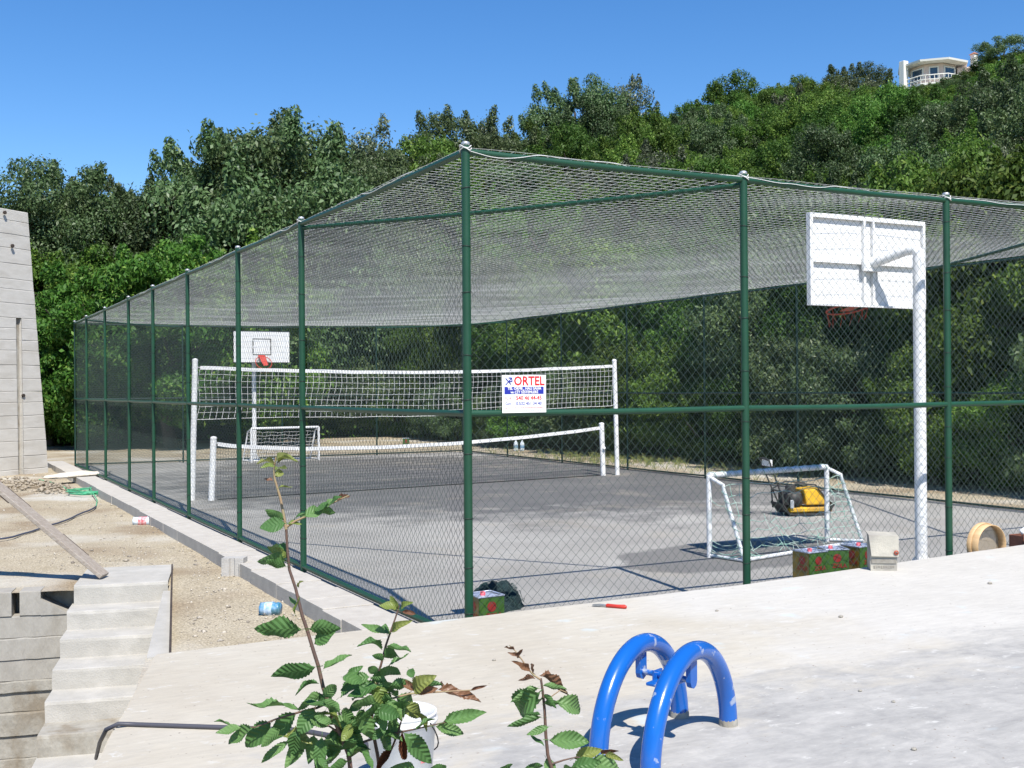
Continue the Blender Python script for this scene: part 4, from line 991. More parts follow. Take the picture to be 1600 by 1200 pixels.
def crushed(name, label, loc, rz, r_, L_, m, m2, cap):
    t = thing(name, label, 'can' if cap is None else 'bottle', loc, rz); v = []; f = []; a_, b_ = 14, 9
    for j in range(b_):
        for i in range(a_):
            an = 2 * math.pi * i / a_; x = L_ * (j / (b_ - 1) - .5); k = r_ * (1 + .22 * N(math.cos(an) * 2, math.sin(an) * 2, j * .7 + rz)) * (.9 if j in (0, b_ - 1) else 1)
            if cap is not None and j >= b_ - 2: k *= (.55, .32)[j - b_ + 2]
            v.append((x, k * math.cos(an), r_ * .85 + k * .9 * math.sin(an)))
    for j in range(b_ - 1):
        for i in range(a_): f.append((j * a_ + i, j * a_ + (i + 1) % a_, (j + 1) * a_ + (i + 1) % a_, (j + 1) * a_ + i))
    f += [tuple(range(a_))[::-1], tuple((b_ - 1) * a_ + i for i in range(a_))]
    MB().add(v, f, True).build('body', m, t)
    if m2:
        v2 = [v[j * a_ + i] for j in (2, 3, 4, 5) for i in range(a_)]; v2 = [(x, y * 1.03, r_ * .85 + (z - r_ * .85) * 1.03) for x, y, z in v2]
        MB().add(v2, [(j * a_ + i, j * a_ + (i + 1) % a_, (j + 1) * a_ + (i + 1) % a_, (j + 1) * a_ + i) for j in range(3) for i in range(a_)], True).build('label_band', m2, t)
    if cap: MB().tube([(L_ * .5, 0, r_ * .85), (L_ * .5 + .03, 0, r_ * .85)], r_ * .35, 10).build('cap', cap, t)
    return t
w = gp(423, 960, -.12); crushed('drink_can', 'crushed blue and teal tin can lying on the sand', (w.x, w.y, -.125), R(-32), .068, .19, M_bluecan, mat('pale_blue_label', (.25, .42, .62), (.6, .7, .8), 30, .4), None)
w = gp(226, 820, -.12); crushed('plastic_bottle', 'crumpled clear bottle with red label on the sand', (w.x, w.y, -.125), R(-25), .075, .34, M_bottle, M_redlab, M_red)
for k, (px, lab) in enumerate(((806, 'left of two water bottles standing beyond the far fence side'), (816, 'right of two water bottles standing beyond the far fence side'))):
    w = gp(px, 703, -.02); bt = thing('water_bottle', lab, 'bottle', (w.x, w.y, -.05), 0, 'water bottles on the far strip')
    MB().lathe([(0, 0), (.07, 0), (.075, .02), (.075, .22), (.06, .27), (.03, .31), (.025, .34), (0, .34)], (0, 0, 0), 12).build('body', M_bottle, bt); MB().lathe([(.0765, .09), (.0765, .18)], (0, 0, 0), 12).build('label_band', M_bluecan, bt)
lump('sack', 'pale crumpled sack dropped across the kerb near the tower', 'sack', gp(122, 742, .06), .75, .25, .07, M_rag, 4., .5).rotation_euler = (0, 0, R(20))
w = gp(634, 694, -.08)

# rubble and gravel
def stones(name, spots, m, seed):
    """irregular little stones: (position, size)"""
    rng = np.random.default_rng(seed); base = np.array([(1, 0, 0), (-1, 0, 0), (0, 1, 0), (0, -1, 0), (0, 0, 1), (0, 0, -1)], float)
    fc = np.array([(0, 2, 4), (2, 1, 4), (1, 3, 4), (3, 0, 4), (2, 0, 5), (1, 2, 5), (3, 1, 5), (0, 3, 5)]); V = []; Fc = []
    for k, (p, s) in enumerate(spots):
        a = rng.uniform(0, 6.28); q = base * (1 + rng.uniform(-.35, .35, (6, 1))) * np.array([1, rng.uniform(.6, 1), rng.uniform(.4, .75)]) * s
        ca_, sa_ = math.cos(a), math.sin(a); q = np.c_[q[:, 0] * ca_ - q[:, 1] * sa_, q[:, 0] * sa_ + q[:, 1] * ca_, q[:, 2]]; V.append(q + np.array(p)); Fc.append(fc + 6 * k)
    return link(name, fastmesh(name, np.concatenate(V), np.concatenate(Fc), m, 3))
rng = random.Random(5); sp1 = []
for k in range(6000):
    x = -.5 - abs(rng.gauss(0, 1.6)); y = rng.uniform(-.4, 24) if rng.random() < .6 else rng.uniform(-.4, 8); p = Vector((x, y, 0)) - SO
    pp, qq = p.dot(SB), p.dot(SA)
    if pp < 1.2 and qq < 1.25: continue
    s = .005 + .014 * rng.random() ** 3 + (.022 if rng.random() < .02 else 0); sp1.append(((x, y, ground_z(x, y) + s * .15), s))
M_stone = mat('pale_stones', (.36, .31, .24), (.56, .51, .43), 6, .9, c3=(.12, .10, .085), scale3=9, amt3=.85)
o = stuff(stones('gravel', sp1, M_stone, 3)); tag(o, 'loose gravel and stones scattered on the sandy ground by the kerb', 'gravel')
sp2 = []
for (px, py, n_, rad, h_) in ((55, 763, 130, .75, .22), (90, 768, 70, .5, .2), (20, 752, 60, .6, .16)):
    c = gp(px, py, -.12)
    for k in range(n_):
        a = rng.uniform(0, 6.28); rr = rad * rng.random() ** .7; sp2.append(((c.x + rr * math.cos(a), c.y + 1.3 * rr * math.sin(a), -.12 + h_ * (1 - rr / rad) * rng.uniform(.5, 1)), rng.uniform(.02, .075)))
o = stuff(stones('rubble', sp2, mat('broken_rubble', (.26, .215, .16), (.40, .34, .26), 3, .95), 9)); tag(o, 'heap of broken rubble on the sand below the tower', 'rubble')
sp3 = []
for k in range(2200):
    x = rng.uniform(11.8, 14.6); y = rng.uniform(3, 30); s = .008 + .03 * rng.random() ** 3; sp3.append(((x, y, ground_z(x, y) + s * .2), s))
o = stuff(stones('gravel', sp3, M_stone, 4)); tag(o, 'stones on the sand strip between fence and woodland', 'gravel')
#@@PLANTS
# ------------------------------------------------------------------ woodland
LM_dark = leaf_mat('olive_leaf', [(0, (.046, .084, .028)), (.45, (.082, .134, .047)), (.94, (.125, .178, .076)), (.99, (.20, .24, .15))], .3, .5, .3)
LM_mid = leaf_mat('green_leaf', [(0, (.040, .090, .014)), (.5, (.076, .160, .025)), (.9, (.12, .215, .040)), (1, (.19, .26, .06))], .35, .55, .22)
LM_bright = leaf_mat('bright_leaf', [(0, (.045, .11, .016)), (.5, (.09, .20, .028)), (.9, (.15, .28, .045)), (1, (.26, .36, .07))], .38, .5, .25)
LM_grey = leaf_mat('silvery_leaf', [(0, (.05, .07, .034)), (.5, (.09, .12, .058)), (.86, (.14, .165, .09)), (.95, (.34, .37, .27))], .28, .5, .3)
def crown(name, m, n, leaf, semi, zc, nclump, cr, seed, flat=.7, low=False):
    """boughs spread over a lumpy, lopsided crown, each bough a tuft of separate leaves; shoots stand out at the top"""
    rng = np.random.default_rng(seed); C = []; rad = []
    off = rng.uniform(0, 50)
    while len(C) < nclump:
        d = rng.normal(size=3); d /= np.linalg.norm(d); k = rng.uniform(.3, 1.0) ** .45
        lump_ = 1 + .26 * N(d[0] * 1.5 + off, d[1] * 1.5, d[2] * 1.5) + .17 * N(d[0] * 3.4 + off, d[1] * 3.4, d[2] * 3.4 + 7)
        p = d * k * lump_ * np.array([1 - cr * .5, 1 - cr * .5, semi - cr * .4])
        if not low and p[2] < -semi * .8: continue
        C.append(p); rad.append(cr * rng.uniform(.5, 1.3) * (1.15 - .35 * k))
    for q in range(int(nclump * .12)):       # leading shoots
        d = rng.normal(size=3); d[2] = abs(d[2]) + .3; d /= np.linalg.norm(d)
        lump_ = 1 + .26 * N(d[0] * 1.5 + off, d[1] * 1.5, d[2] * 1.5) + .17 * N(d[0] * 3.4 + off, d[1] * 3.4, d[2] * 3.4 + 7)
        base = d * lump_ * np.array([1 - cr * .5, 1 - cr * .5, semi - cr * .4])
        for s_ in range(4): C.append(base + (d * .35 + np.array([0, 0, .6])) * cr * .22 * s_); rad.append(cr * (.40 - .07 * s_))
    C = np.array(C); rad = np.array(rad); wgt = rad ** 2; wgt /= wgt.sum()
    ci = rng.choice(len(C), n, p=wgt); d = rng.normal(size=(n, 3)); d /= np.linalg.norm(d, axis=1)[:, None]
    r = rng.uniform(.15, 1, n) ** .5 * (1 + .3 * np.abs(rng.normal(size=n)) * (rng.random(n) < .2))
    P = C[ci] + d * (r * rad[ci])[:, None] * np.array([1, 1, flat]); P += np.array([0, 0, zc])
    if low: P[:, 2] = np.maximum(P[:, 2], .02 + .1 * rng.random(n))
    nor = d * .7 + np.array([0, 0, .6]) + rng.normal(size=(n, 3)) * .6; nor /= np.linalg.norm(nor, axis=1)[:, None]
    t = np.cross(nor, rng.normal(size=(n, 3))); t /= np.linalg.norm(t, axis=1)[:, None]; t[:, 2] -= .25; s = np.cross(nor, t); s /= np.linalg.norm(s, axis=1)[:, None]
    L_ = leaf * rng.uniform(.55, 1.35, n)[:, None]; w = L_ * rng.uniform(.42, .62, n)[:, None]
    V = np.empty((n, 4, 3)); V[:, 0] = P - t * L_ / 2; V[:, 1] = P + s * w / 2 + nor * L_ * .08; V[:, 2] = P + t * L_ / 2 - nor * L_ * .1; V[:, 3] = P - s * w / 2 + nor * L_ * .08
    return fastmesh(name, V.reshape(-1, 3), np.arange(n * 4).reshape(-1, 4), m)
def trunk(seed, zc, semi):
    rnd = random.Random(seed); mb = MB(); top = zc + semi * .55; bend = (rnd.uniform(-.12, .12), rnd.uniform(-.12, .12))
    P = [(bend[0] * math.sin(k * 1.1), bend[1] * math.sin(k * .9), top * k / 6 - (.12 if k == 0 else 0)) for k in range(7)]
    mb.tube(P, [.085, .068, .058, .05, .04, .028, .012], 8)
    for k in range(7):
        z = top * rnd.uniform(.3, .8); a = rnd.uniform(0, 6.28); l = rnd.uniform(.45, .8); c = Vector(P[min(5, int(z / top * 6))])
        mb.tube([c, c + Vector((math.cos(a) * l * .45, math.sin(a) * l * .45, .14)), c + Vector((math.cos(a) * l, math.sin(a) * l, .4))], [.034, .022, .007], 6)
    return mb.mesh('trunk', M_bark)
SPEC = {   # kind: (material, leaves, leaf size, half-height, crown centre height, clumps, clump radius, low)
 'olive': [(LM_dark, 70000, .036, 1.0, .98, 110, .24, s, .72, False) for s in (1, 2, 12)],
 'green': [(LM_mid, 60000, .038, .92, .9, 120, .22, s, .8, True) for s in (3, 4, 14)],
 'bright': [(LM_bright, 56000, .048, 1.0, .98, 90, .25, s, .6, True) for s in (5, 6)],
 'silver': [(LM_grey, 56000, .038, .9, .88, 110, .23, s, .8, True) for s in (7,)],
 'bush': [(LM_mid, 50000, .046, .9, .85, 90, .26, s, .75, True) for s in (8,)] + [(LM_dark, 50000, .046, .9, .85, 90, .26, s, .7, True) for s in (9,)],
}
PROTO = {}
for kd, lst in SPEC.items():
    PROTO[kd] = []
    for a in lst:
        cm_ = crown('crown', a[0], a[1], a[2], a[3], a[4], a[5], a[6], a[7], a[8], a[9])
        zs_ = np.empty(len(cm_.vertices) * 3, 'f'); cm_.vertices.foreach_get('co', zs_)
        PROTO[kd].append((cm_, trunk(a[7], a[4], a[3]), float(np.quantile(zs_[2::3], .997))))
trnd = random.Random(21); TREES = []
def tree(kind, x, y, rad, label, group, height=None, name=None, z=None):
    cm, tm, uh = trnd.choice(PROTO[kind]); t = thing(name or ('shrub' if kind == 'bush' else 'broadleaf_tree'), label, 'shrub' if kind == 'bush' else 'tree', (x, y, hill_h(x, y) if z is None else z), trnd.uniform(0, 6.28), group)
    if t.location.z < -.08: t.location.z = -.08
    hz = (height / uh) if height else rad * trnd.uniform(.85, 1.2); rad = max(rad, hz / 1.2); t.scale = (rad, rad * trnd.uniform(.9, 1.1), hz)
    link('trunk', tm, t); link('crown', cm, t); TREES.append((x, y, rad)); return t
# trees that stand out
def at_sky(px, top, D, rad, kind, label):
    p = dp(px, top, D); z = hill_h(p.x, p.y); return tree(kind, p.x, p.y, rad, label, None, max(2.5, p.z - z))
at_sky(85, 258, 48, 3.4, 'olive', 'rounded olive-green tree at far left rising behind the tower')
at_sky(150, 282, 54, 2.6, 'olive', 'small dark tree on the skyline right of the leftmost rounded tree')
at_sky(445, 184, 50, 4.4, 'olive', 'big dark round-crowned tree standing highest on the left skyline')
at_sky(352, 252, 51, 2.8, 'olive', 'dark tree on the skyline at the left shoulder of the biggest tree')
at_sky(585, 206, 62, 3.2, 'silver', 'greyish tree on the skyline right of the biggest dark tree')
at_sky(720, 180, 70, 4.0, 'olive', 'dark leafy tree on the skyline above the corner post')
at_sky(905, 130, 78, 4.3, 'olive', 'left of the two joined round trees near the middle of the skyline')
at_sky(972, 130, 80, 3.4, 'silver', 'right, paler of the two joined round trees near middle skyline')
at_sky(1150, 122, 104, 5.2, 'green', 'broad green tree on the skyline left of the hilltop house')
at_sky(1255, 122, 112, 4.4, 'green', 'upright green tree on the skyline midway towards the house')
at_sky(1333, 104, 122, 5.0, 'olive', 'dark pointed tree on the skyline just left of the house')
at_sky(1572, 62, 122, 4.4, 'olive', 'large dark tree right of the hilltop house')
at_sky(270, 395, 40.5, 3.3, 'bright', 'bright green tree close behind the far left fence corner')
at_sky(130, 440, 41, 3.0, 'bright', 'bright yellow-green tree right of the concrete tower')
at_sky(390, 400, 41, 2.6, 'bright', 'bright green leafy tree above the far basketball hoop')
NSPECIAL = len(TREES)
# the shrubs along the foot of the wood, then a taller row right behind them
y = 2.6
while y < 44:
    tree('bush', 15.1 + trnd.uniform(-.4, .5), y, trnd.uniform(1.2, 1.9), 'dense dark shrub along the foot of the wood right of the court', 'shrubs along the right edge of the wood', trnd.uniform(1.8, 3.6), z=-.05); y += trnd.uniform(1.4, 2.2)
y = 2.0
while y < 45:
    tree(trnd.choice(('olive', 'green', 'green', 'bush')), 16.9 + trnd.uniform(-.5, .7), y, trnd.uniform(1.7, 2.4), 'tall leafy tree in the front row of the wood right of the court', 'front row trees right of the court', trnd.uniform(4.2, 6.4), name='broadleaf_tree'); y += trnd.uniform(1.7, 2.5)
x = -13
while x < 19:
    tree('bush', x, 38.2 + trnd.uniform(-.5, .6), trnd.uniform(1.5, 2.2), 'dense dark shrub along the foot of the wood beyond the far fence', 'shrubs along the far edge of the wood', trnd.uniform(2.4, 4.2), z=-.05); x += trnd.uniform(1.7, 2.6)
x = -13
while x < 20:
    tree('bright' if x < 9 else trnd.choice(('olive', 'green')), x, 40.6 + trnd.uniform(-.5, .7), trnd.uniform(2.0, 2.7), 'tall leafy tree in the front row of the wood beyond the far fence', 'front row trees beyond the far fence', trnd.uniform(5, 7.6)); x += trnd.uniform(2.3, 3.2)
# trees making up the skyline
SKX = (0, 20, 85, 150, 200, 260, 330, 400, 450, 500, 530, 580, 620, 660, 740, 780, 860, 930, 1000, 1020, 1100, 1150, 1200, 1260, 1300, 1330, 1380, 1400, 1490, 1520, 1560, 1600)
SKY = (330, 310, 258, 275, 288, 262, 222, 195, 175, 195, 240, 212, 225, 195, 180, 205, 170, 130, 150, 175, 140, 125, 135, 125, 120, 105, 130, 128, 118, 92, 65, 70)
SKD = lambda px: float(np.interp(px, (0, 450, 740, 930, 1150, 1330, 1600), (48, 51, 68, 78, 102, 120, 122)))
px = 15
while px < 1590:
    D = SKD(px) + trnd.uniform(-3, 3); lim = float(np.interp(px, SKX, SKY)) + trnd.uniform(12, 30); lim = max(lim, 118) if 1395 < px < 1515 else lim; p = dp(px, lim, D); rad = 1.5 + .024 * D + trnd.uniform(-.4, .5)
    side_ = 'left of the corner post' if px < 725 else 'between corner post and house'
    tree('olive' if px < 560 or trnd.random() < .35 else ('silver' if trnd.random() < .2 else 'green'), p.x, p.y, rad, 'one of the bushy trees lined up along the skyline ' + side_, 'skyline trees ' + side_, max(2.4, p.z - hill_h(p.x, p.y)))
    px += F_PX * rad * trnd.uniform(.75, 1.05) / D
# the rest of the wood
tries = 0; cnt = 0; hrnd = random.Random(77)
while tries < 26000 and cnt < 270:
    tries += 1
    px = hrnd.uniform(-60, 1660); D = 21 + 130 * hrnd.random() ** 1.1; p = dp(px, 600, D); x, y = p.x, p.y
    d1, d2 = x - 16.6, y - 40
    if max(d1 - 1.6, d2 - 2.2) < 0: continue
    h = hill_h(x, y); c = crest(x)
    # nothing on the far side of the crest
    if h > c - .25 and hill_h(x - _f.x * 8, y - _f.y * 8) > c - 2.2 - .0 * D and D > 58: continue
    rp = .036 * D + 1.15
    if any((x - a) ** 2 + (y - b) ** 2 < (rp * .93 + .25 * (q - rp * .8)) ** 2 for a, b, q in TREES): continue
    rad = rp * hrnd.uniform(.70, 1.0)
    # stay under the photographed skyline
    hw = F_PX * rad / D * .8; lim = max(float(np.interp(px + q_, SKX, SKY)) for q_ in (-hw, -hw / 2, 0, hw / 2, hw)) + 14
    e = dp(px, lim, D).z; ht = min(rad * 2.1 * hrnd.uniform(.75, 1.35), e - h)
    if ht < 1.8: continue
    if ht < rad * 1.3: rad = ht / 1.3
    u = N(x * .06, y * .06, 4.) + .35 * hrnd.uniform(-1, 1)
    kd = 'olive' if u < -.18 else ('green' if u < .16 else ('silver' if u < .26 else 'green'))
    if px < 420 and D < 47: kd = 'bright'
    elif px > 1150 and D > 45: kd = 'green' if hrnd.random() < .72 else kd
    elif px < 620 and kd == 'green' and hrnd.random() < .6: kd = 'olive'
    zone = ('left of the corner post' if px < 690 else 'above the near right fence' if px < 1200 else 'towards the right edge')
    zone = ('low on the hillside ' if D < 38 else 'halfway up the hillside ' if D < 75 else 'high on the hillside ') + zone
    KN = {'olive': 'dark olive tree', 'green': 'mid-green tree', 'silver': 'silvery grey-green tree', 'bright': 'fresh bright-green tree'}[kd]
    tree(kd, x, y, rad, '%s %s' % (KN, zone), '%ss %s' % (KN, zone), ht); cnt += 1; continue
print('trees', cnt, tries, len(TREES))
# undergrowth filling the floor of the wood
rngu = np.random.default_rng(12); U = []; nU = 70000
while len(U) < nU:
    D = 20 + 90 * rngu.random() ** 1.6; px = rngu.uniform(-40, 1640); p = dp(px, 600, D)
    if max(p.x - 14.6, p.y - 37.2) < 0: continue
    U.append((p.x, p.y, max(-.1, hill_h(p.x, p.y)) + abs(rngu.normal()) * (.25 + .006 * D), D))
U = np.array(U); n = len(U); nor = rngu.normal(size=(n, 3)) * .6 + np.array([-.1, -.3, .8]); nor /= np.linalg.norm(nor, axis=1)[:, None]
t = np.cross(nor, rngu.normal(size=(n, 3))); t /= np.linalg.norm(t, axis=1)[:, None]; s = np.cross(nor, t); L_ = (.05 + .0028 * U[:, 3:4]) * rngu.uniform(.6, 1.3, (n, 1)); P = U[:, :3]
V = np.stack([P - t * L_ / 2, P + s * L_ * .28, P + t * L_ / 2, P - s * L_ * .28], 1)
o = stuff(link('undergrowth', fastmesh('undergrowth', V.reshape(-1, 3), np.arange(n * 4).reshape(-1, 4), LM_mid))); tag(o, 'low leafy undergrowth covering the floor of the wood', 'undergrowth')
# dry grass tufts on the sand strip
gt = []; rg = random.Random(3)
for k in range(240):
    x = rg.uniform(12.0, 14.5); y = rg.choice((rg.uniform(10, 26), rg.uniform(16, 21)))
    for b in range(7):
        a = rg.uniform(0, 6.28); l = rg.uniform(.06, .2); z = ground_z(x, y); gt.append([(x + .03 * math.cos(a), y + .03 * math.sin(a), z), (x + .06 * math.cos(a), y + .06 * math.sin(a), z + l * .7), (x + (.06 + l * .5) * math.cos(a), y + (.06 + l * .5) * math.sin(a), z + l)])
o = stuff(strands(gt, .004).build('grass_tufts', mat('dry_grass', (.25, .26, .08), (.16, .2, .05), 2, .8))); tag(o, 'dry grass tufts on the sand strip below the wood', 'grass')

# ------------------------------------------------------------------ the house on the hilltop
hc = dp(1457, 119, 150); hz = hc.z - 1.6
hs = thing('hilltop_house', 'pink and cream house with wide flat eaves on the hilltop', 'house', (hc.x, hc.y, hz), -YAW - .30)
def octo(rx, ry, z): return [(rx * math.cos(a + .393), ry * math.sin(a + .393), z) for a in [k * math.pi / 4 for k in range(8)]]
def prism(a, b, nm, m, par=None):
    k = len(a); return MB().add(a + b, [tuple(range(k))[::-1], tuple(range(k, 2 * k))] + [(i, (i + 1) % k, k + (i + 1) % k, k + i) for i in range(k)]).build(nm, m, par or hs)
prism(octo(3.0, 3.0, -2), octo(3.0, 3.0, 2.5), 'wall', M_housew)
rf = prism(octo(4.6, 4.6, 2.55), octo(4.65, 4.65, 2.8), 'roof', M_housec); prism(octo(4.4, 4.4, 2.8), octo(.6, .6, 3.2), 'roof_tiles', M_tile, rf)
for k in range(8):
    a = k * math.pi / 4; M = Matrix.Rotation(a, 4, 'Z'); ap = 3.0 * math.cos(.393)
    wd = (.85 if k % 2 else .45)
    fm = MB(); 
    for lo, hi in (((ap + .0, -wd - .16, .4), (ap + .09, -wd, 2.15)), ((ap, wd, .4), (ap + .09, wd + .16, 2.15)), ((ap, -wd, 2.0), (ap + .09, wd, 2.15)), ((ap, -wd, .4), (ap + .09, wd, .55))): fm.box(lo, hi, M)
    wf = fm.build('window', M_housec, hs); MB().box((ap + .005, -wd, .552), (ap + .03, wd, 1.998), M).build('pane', M_glass, wf)
prism(octo(4.5, 4.5, -.55), octo(4.5, 4.5, -.25), 'balcony', M_housec)
rail = MB(); ring = octo(4.4, 4.4, .75); rail.tube([*ring, ring[0]], .07, 6); ring2 = octo(4.4, 4.4, .2); rail.tube([*ring2, ring2[0]], .05, 6)
for k in range(8):
    for s in range(6):
        p = Vector(ring[k]).lerp(Vector(ring[(k + 1) % 8]), s / 6); rail.tube([(p.x, p.y, -.26), (p.x, p.y, .75)], .045, 4)
rail.build('balustrade', M_housec, hs)
cp = dp(1412, 108, 149); loc = hs.location
ch = MB().bbox((-.42, -.42, -2.5), (.42, .42, 1.6), .03).build('white_pillar', M_housec); ch.location = cp - Vector((0, 0, .6)); tag(ch, 'white masonry pillar left of the hilltop house', 'pillar')
cp = dp(1522, 90, 150); chm = thing('house_chimney', 'white chimney with red cap right of the hilltop house', 'chimney', (cp.x, cp.y, cp.z - .5))
MB().bbox((-.35, -.35, -2.5), (.35, .35, .9), .03).build('shaft', M_housec, chm); MB().add([(-.5, -.5, .9), (.5, -.5, .9), (.5, .5, .9), (-.5, .5, .9), (0, 0, 1.25)], [(3, 2, 1, 0), (0, 1, 4), (1, 2, 4), (2, 3, 4), (3, 0, 4)]).build('cap', M_tile, chm)
wg = dp(1497, 100, 151); 
w_ = MB().bbox((-.2, -1.5, -3), (2.6, 1.5, 1.0), .03); w_.build('wing_wall', M_housew, hs).location = (3.2, .6, 1.2)

# ------------------------------------------------------------------ saplings in front
def leaf_mesh(name, m, fold, curl, wave, seed):
    """serrated leaf, 1 long, folded along the midrib"""
    n = 11; rnd = random.Random(seed); v = []; f = []
    for i in range(n + 1):
        t = i / n; w = .30 * math.sin(math.pi * t ** .82) ** .75 * (1 - .12 * t) if 0 < t < 1 else 0.
        z = -curl * t * t + .05 * math.sin(t * 6 + seed); tooth = .035 if i % 1 == 0 else 0
        v.append((0, t, z))
        for sgn in (-1, 1):
            v.append((sgn * w * .55, t + .03, z + fold * w * .5 + wave * math.sin(t * 9 + sgn + seed) * w))
            v.append((sgn * w, t + .06 * (1 - t), z + fold * w + wave * 1.6 * math.sin(t * 11 + sgn * 2 + seed) * w))
            # notch behind each tooth
            v.append((sgn * w * .88, t + .055 * (1 - t) + .035, z + fold * w * .9 + wave * math.sin(t * 11 + sgn * 2 + seed) * w))
    k = 7
    for i in range(n):
        a, b = i * k, (i + 1) * k
        for o_, flip in ((1, True), (4, False)):
            q = [(a, a + o_, b + o_, b), (a + o_, a + o_ + 1, a + o_ + 2, b + o_), (a + o_ + 2, b + o_ + 1, b + o_)]
            f += [tuple(reversed(p)) if flip else p for p in q]
    v += [(-.012, -.14, .0), (.012, -.14, 0), (.008, .02, .004), (-.008, .02, .004)]; o_ = len(v) - 4; f.append((o_, o_ + 1, o_ + 2, o_ + 3))
    return MB().add(v, f, True).mesh(name, m)
LF_green = leaf_mat('sapling_leaf', [(0, (.075, .175, .05)), (.5, (.115, .24, .07)), (1, (.17, .30, .10))], .34, .5, .35, veins=True)
LF_young = leaf_mat('young_sapling_leaf', [(0, (.2, .28, .06)), (1, (.3, .32, .09))], .38, .42, .5, veins=True)
LF_red = leaf_mat('reddish_sapling_leaf', [(0, (.19, .085, .05)), (1, (.25, .13, .07))], .3, .42, .5, veins=True)
LF_dead = leaf_mat('dead_leaf', [(0, (.12, .045, .02)), (1, (.16, .06, .03))], .15, .6, .3, veins=True)
LV = {'g': [leaf_mesh('leaf', LF_green, .65, .35, .14, 11), leaf_mesh('leaf', LF_green, .3, -.25, .16, 12), leaf_mesh('leaf', LF_green, .2, .45, .08, 13), leaf_mesh('leaf', LF_green, .25, .18, .06, 1), leaf_mesh('leaf', LF_green, .4, .3, .1, 2), leaf_mesh('leaf', LF_green, .15, .08, .05, 3), leaf_mesh('leaf', LF_green, .5, -.1, .12, 4)],
      'y': [leaf_mesh('leaf', LF_young, .5, .2, .1, 5), leaf_mesh('leaf', LF_young, .3, .1, .1, 6)], 'r': [leaf_mesh('leaf', LF_red, .7, .2, .12, 7), leaf_mesh('leaf', LF_red, .5, .3, .15, 8)], 'd': [leaf_mesh('leaf', LF_dead, 1.6, .3, .2, 9)]}
lr = random.Random(31)
def add_leaf(par, D, b, t, k='g', w=1., nz=None, dd=None):
    """leaf from base pixel b to tip pixel t of the photograph at about D metres"""
    db = lr.uniform(-.05, .05); dt = db + (lr.uniform(-.055, .055) if dd is None else dd)
    B, T = dp(b[0], b[1], D + db), dp(t[0], t[1], D + dt); Y = T - B; L_ = Y.length * 1.03; Y.normalize(); w *= lr.uniform(.85, 1.1)
    n0 = Vector((0, 0, 1)) * lr.uniform(.3, 1.) - FW * lr.uniform(.3, 1.1) + RT * lr.uniform(-.6, .6)
    if nz == 'edge': n0 = Vector((0, 0, 1)) + FW * lr.uniform(-.1, .25)
    elif nz == 'face': n0 = Vector((0, 0, .55)) - FW
    elif nz == 'back': n0 = Vector((0, 0, .3)) + FW * .9 + RT * lr.uniform(-.4, .4)
    X = Y.cross(n0).normalized(); Z = X.cross(Y)
    o = link('leaf', lr.choice(LV[k]), par); sx = L_ * w
    o.matrix_world = Matrix(((X.x * sx, Y.x * L_, Z.x * L_, B.x), (X.y * sx, Y.y * L_, Z.y * L_, B.y), (X.z * sx, Y.z * L_, Z.z * L_, B.z), (0, 0, 0, 1)))
    return o
def stem(par, D, pts, r0, r1, m, nm='stem', ground=False):
    P = [dp(a, b, D) for a, b in pts]; n = len(P); rs = [r0 + (r1 - r0) * i / (n - 1) for i in range(n)]
    if ground: w = P[0]; P = [Vector((w.x + .03, w.y, .3)), Vector((w.x + .02, w.y, .6))] + P; rs = [r0 * 1.25, r0 * 1.1] + rs
    return MB().tube(P, rs, 7).build(nm, m, par)
D1 = 3.0
s1 = thing('sapling', 'left leafy sapling with serrated leaves and tall bare leader', 'sapling', (0, 0, 0))
stem(s1, D1, [(549, 1215), (545, 1180), (533, 1150), (520, 1120), (512, 1095), (505, 1075), (497, 1040), (490, 1018), (480, 985), (472, 962), (468, 945), (462, 920), (452, 890), (449, 860), (447, 825)], .0066, .0036, M_stem, ground=True)
stem(s1, D1, [(447, 827), (445, 815), (438, 778), (429, 748), (428, 735), (431, 714)], .0045, .002, M_stemy, 'leader')
stem(s1, D1, [(447, 824), (462, 814), (480, 806), (500, 797), (520, 786), (545, 774)], .0035, .0015, M_stemy, 'twig')
stem(s1, D1 + .05, [(595, 1215), (590, 1180), (584, 1150), (581, 1120), (585, 1090), (588, 1060), (595, 1040), (603, 1008), (610, 988), (618, 965), (624, 946)], .0055, .002, M_stem, 'stem', True)
stem(s1, D1, [(540, 1168), (560, 1162), (590, 1152), (615, 1146), (645, 1140), (690, 1130), (735, 1118)], .004, .0015, M_stem, 'twig')
stem(s1, D1, [(512, 1098), (495, 1106), (470, 1112), (430, 1124), (400, 1136), (362, 1138)], .004, .0015, M_stem, 'twig')
stem(s1, D1, [(583, 1110), (600, 1095), (640, 1084), (690, 1081), (740, 1078), (757, 1073)], .0035, .0012, M_stemy, 'twig')
stem(s1, D1, [(612, 1170), (622, 1145), (628, 1122), (634, 1100)], .003, .0015, M_stem, 'twig')
stem(s1, D1, [(530, 1145), (515, 1135), (500, 1128), (480, 1130)], .003, .0015, M_stem, 'twig')
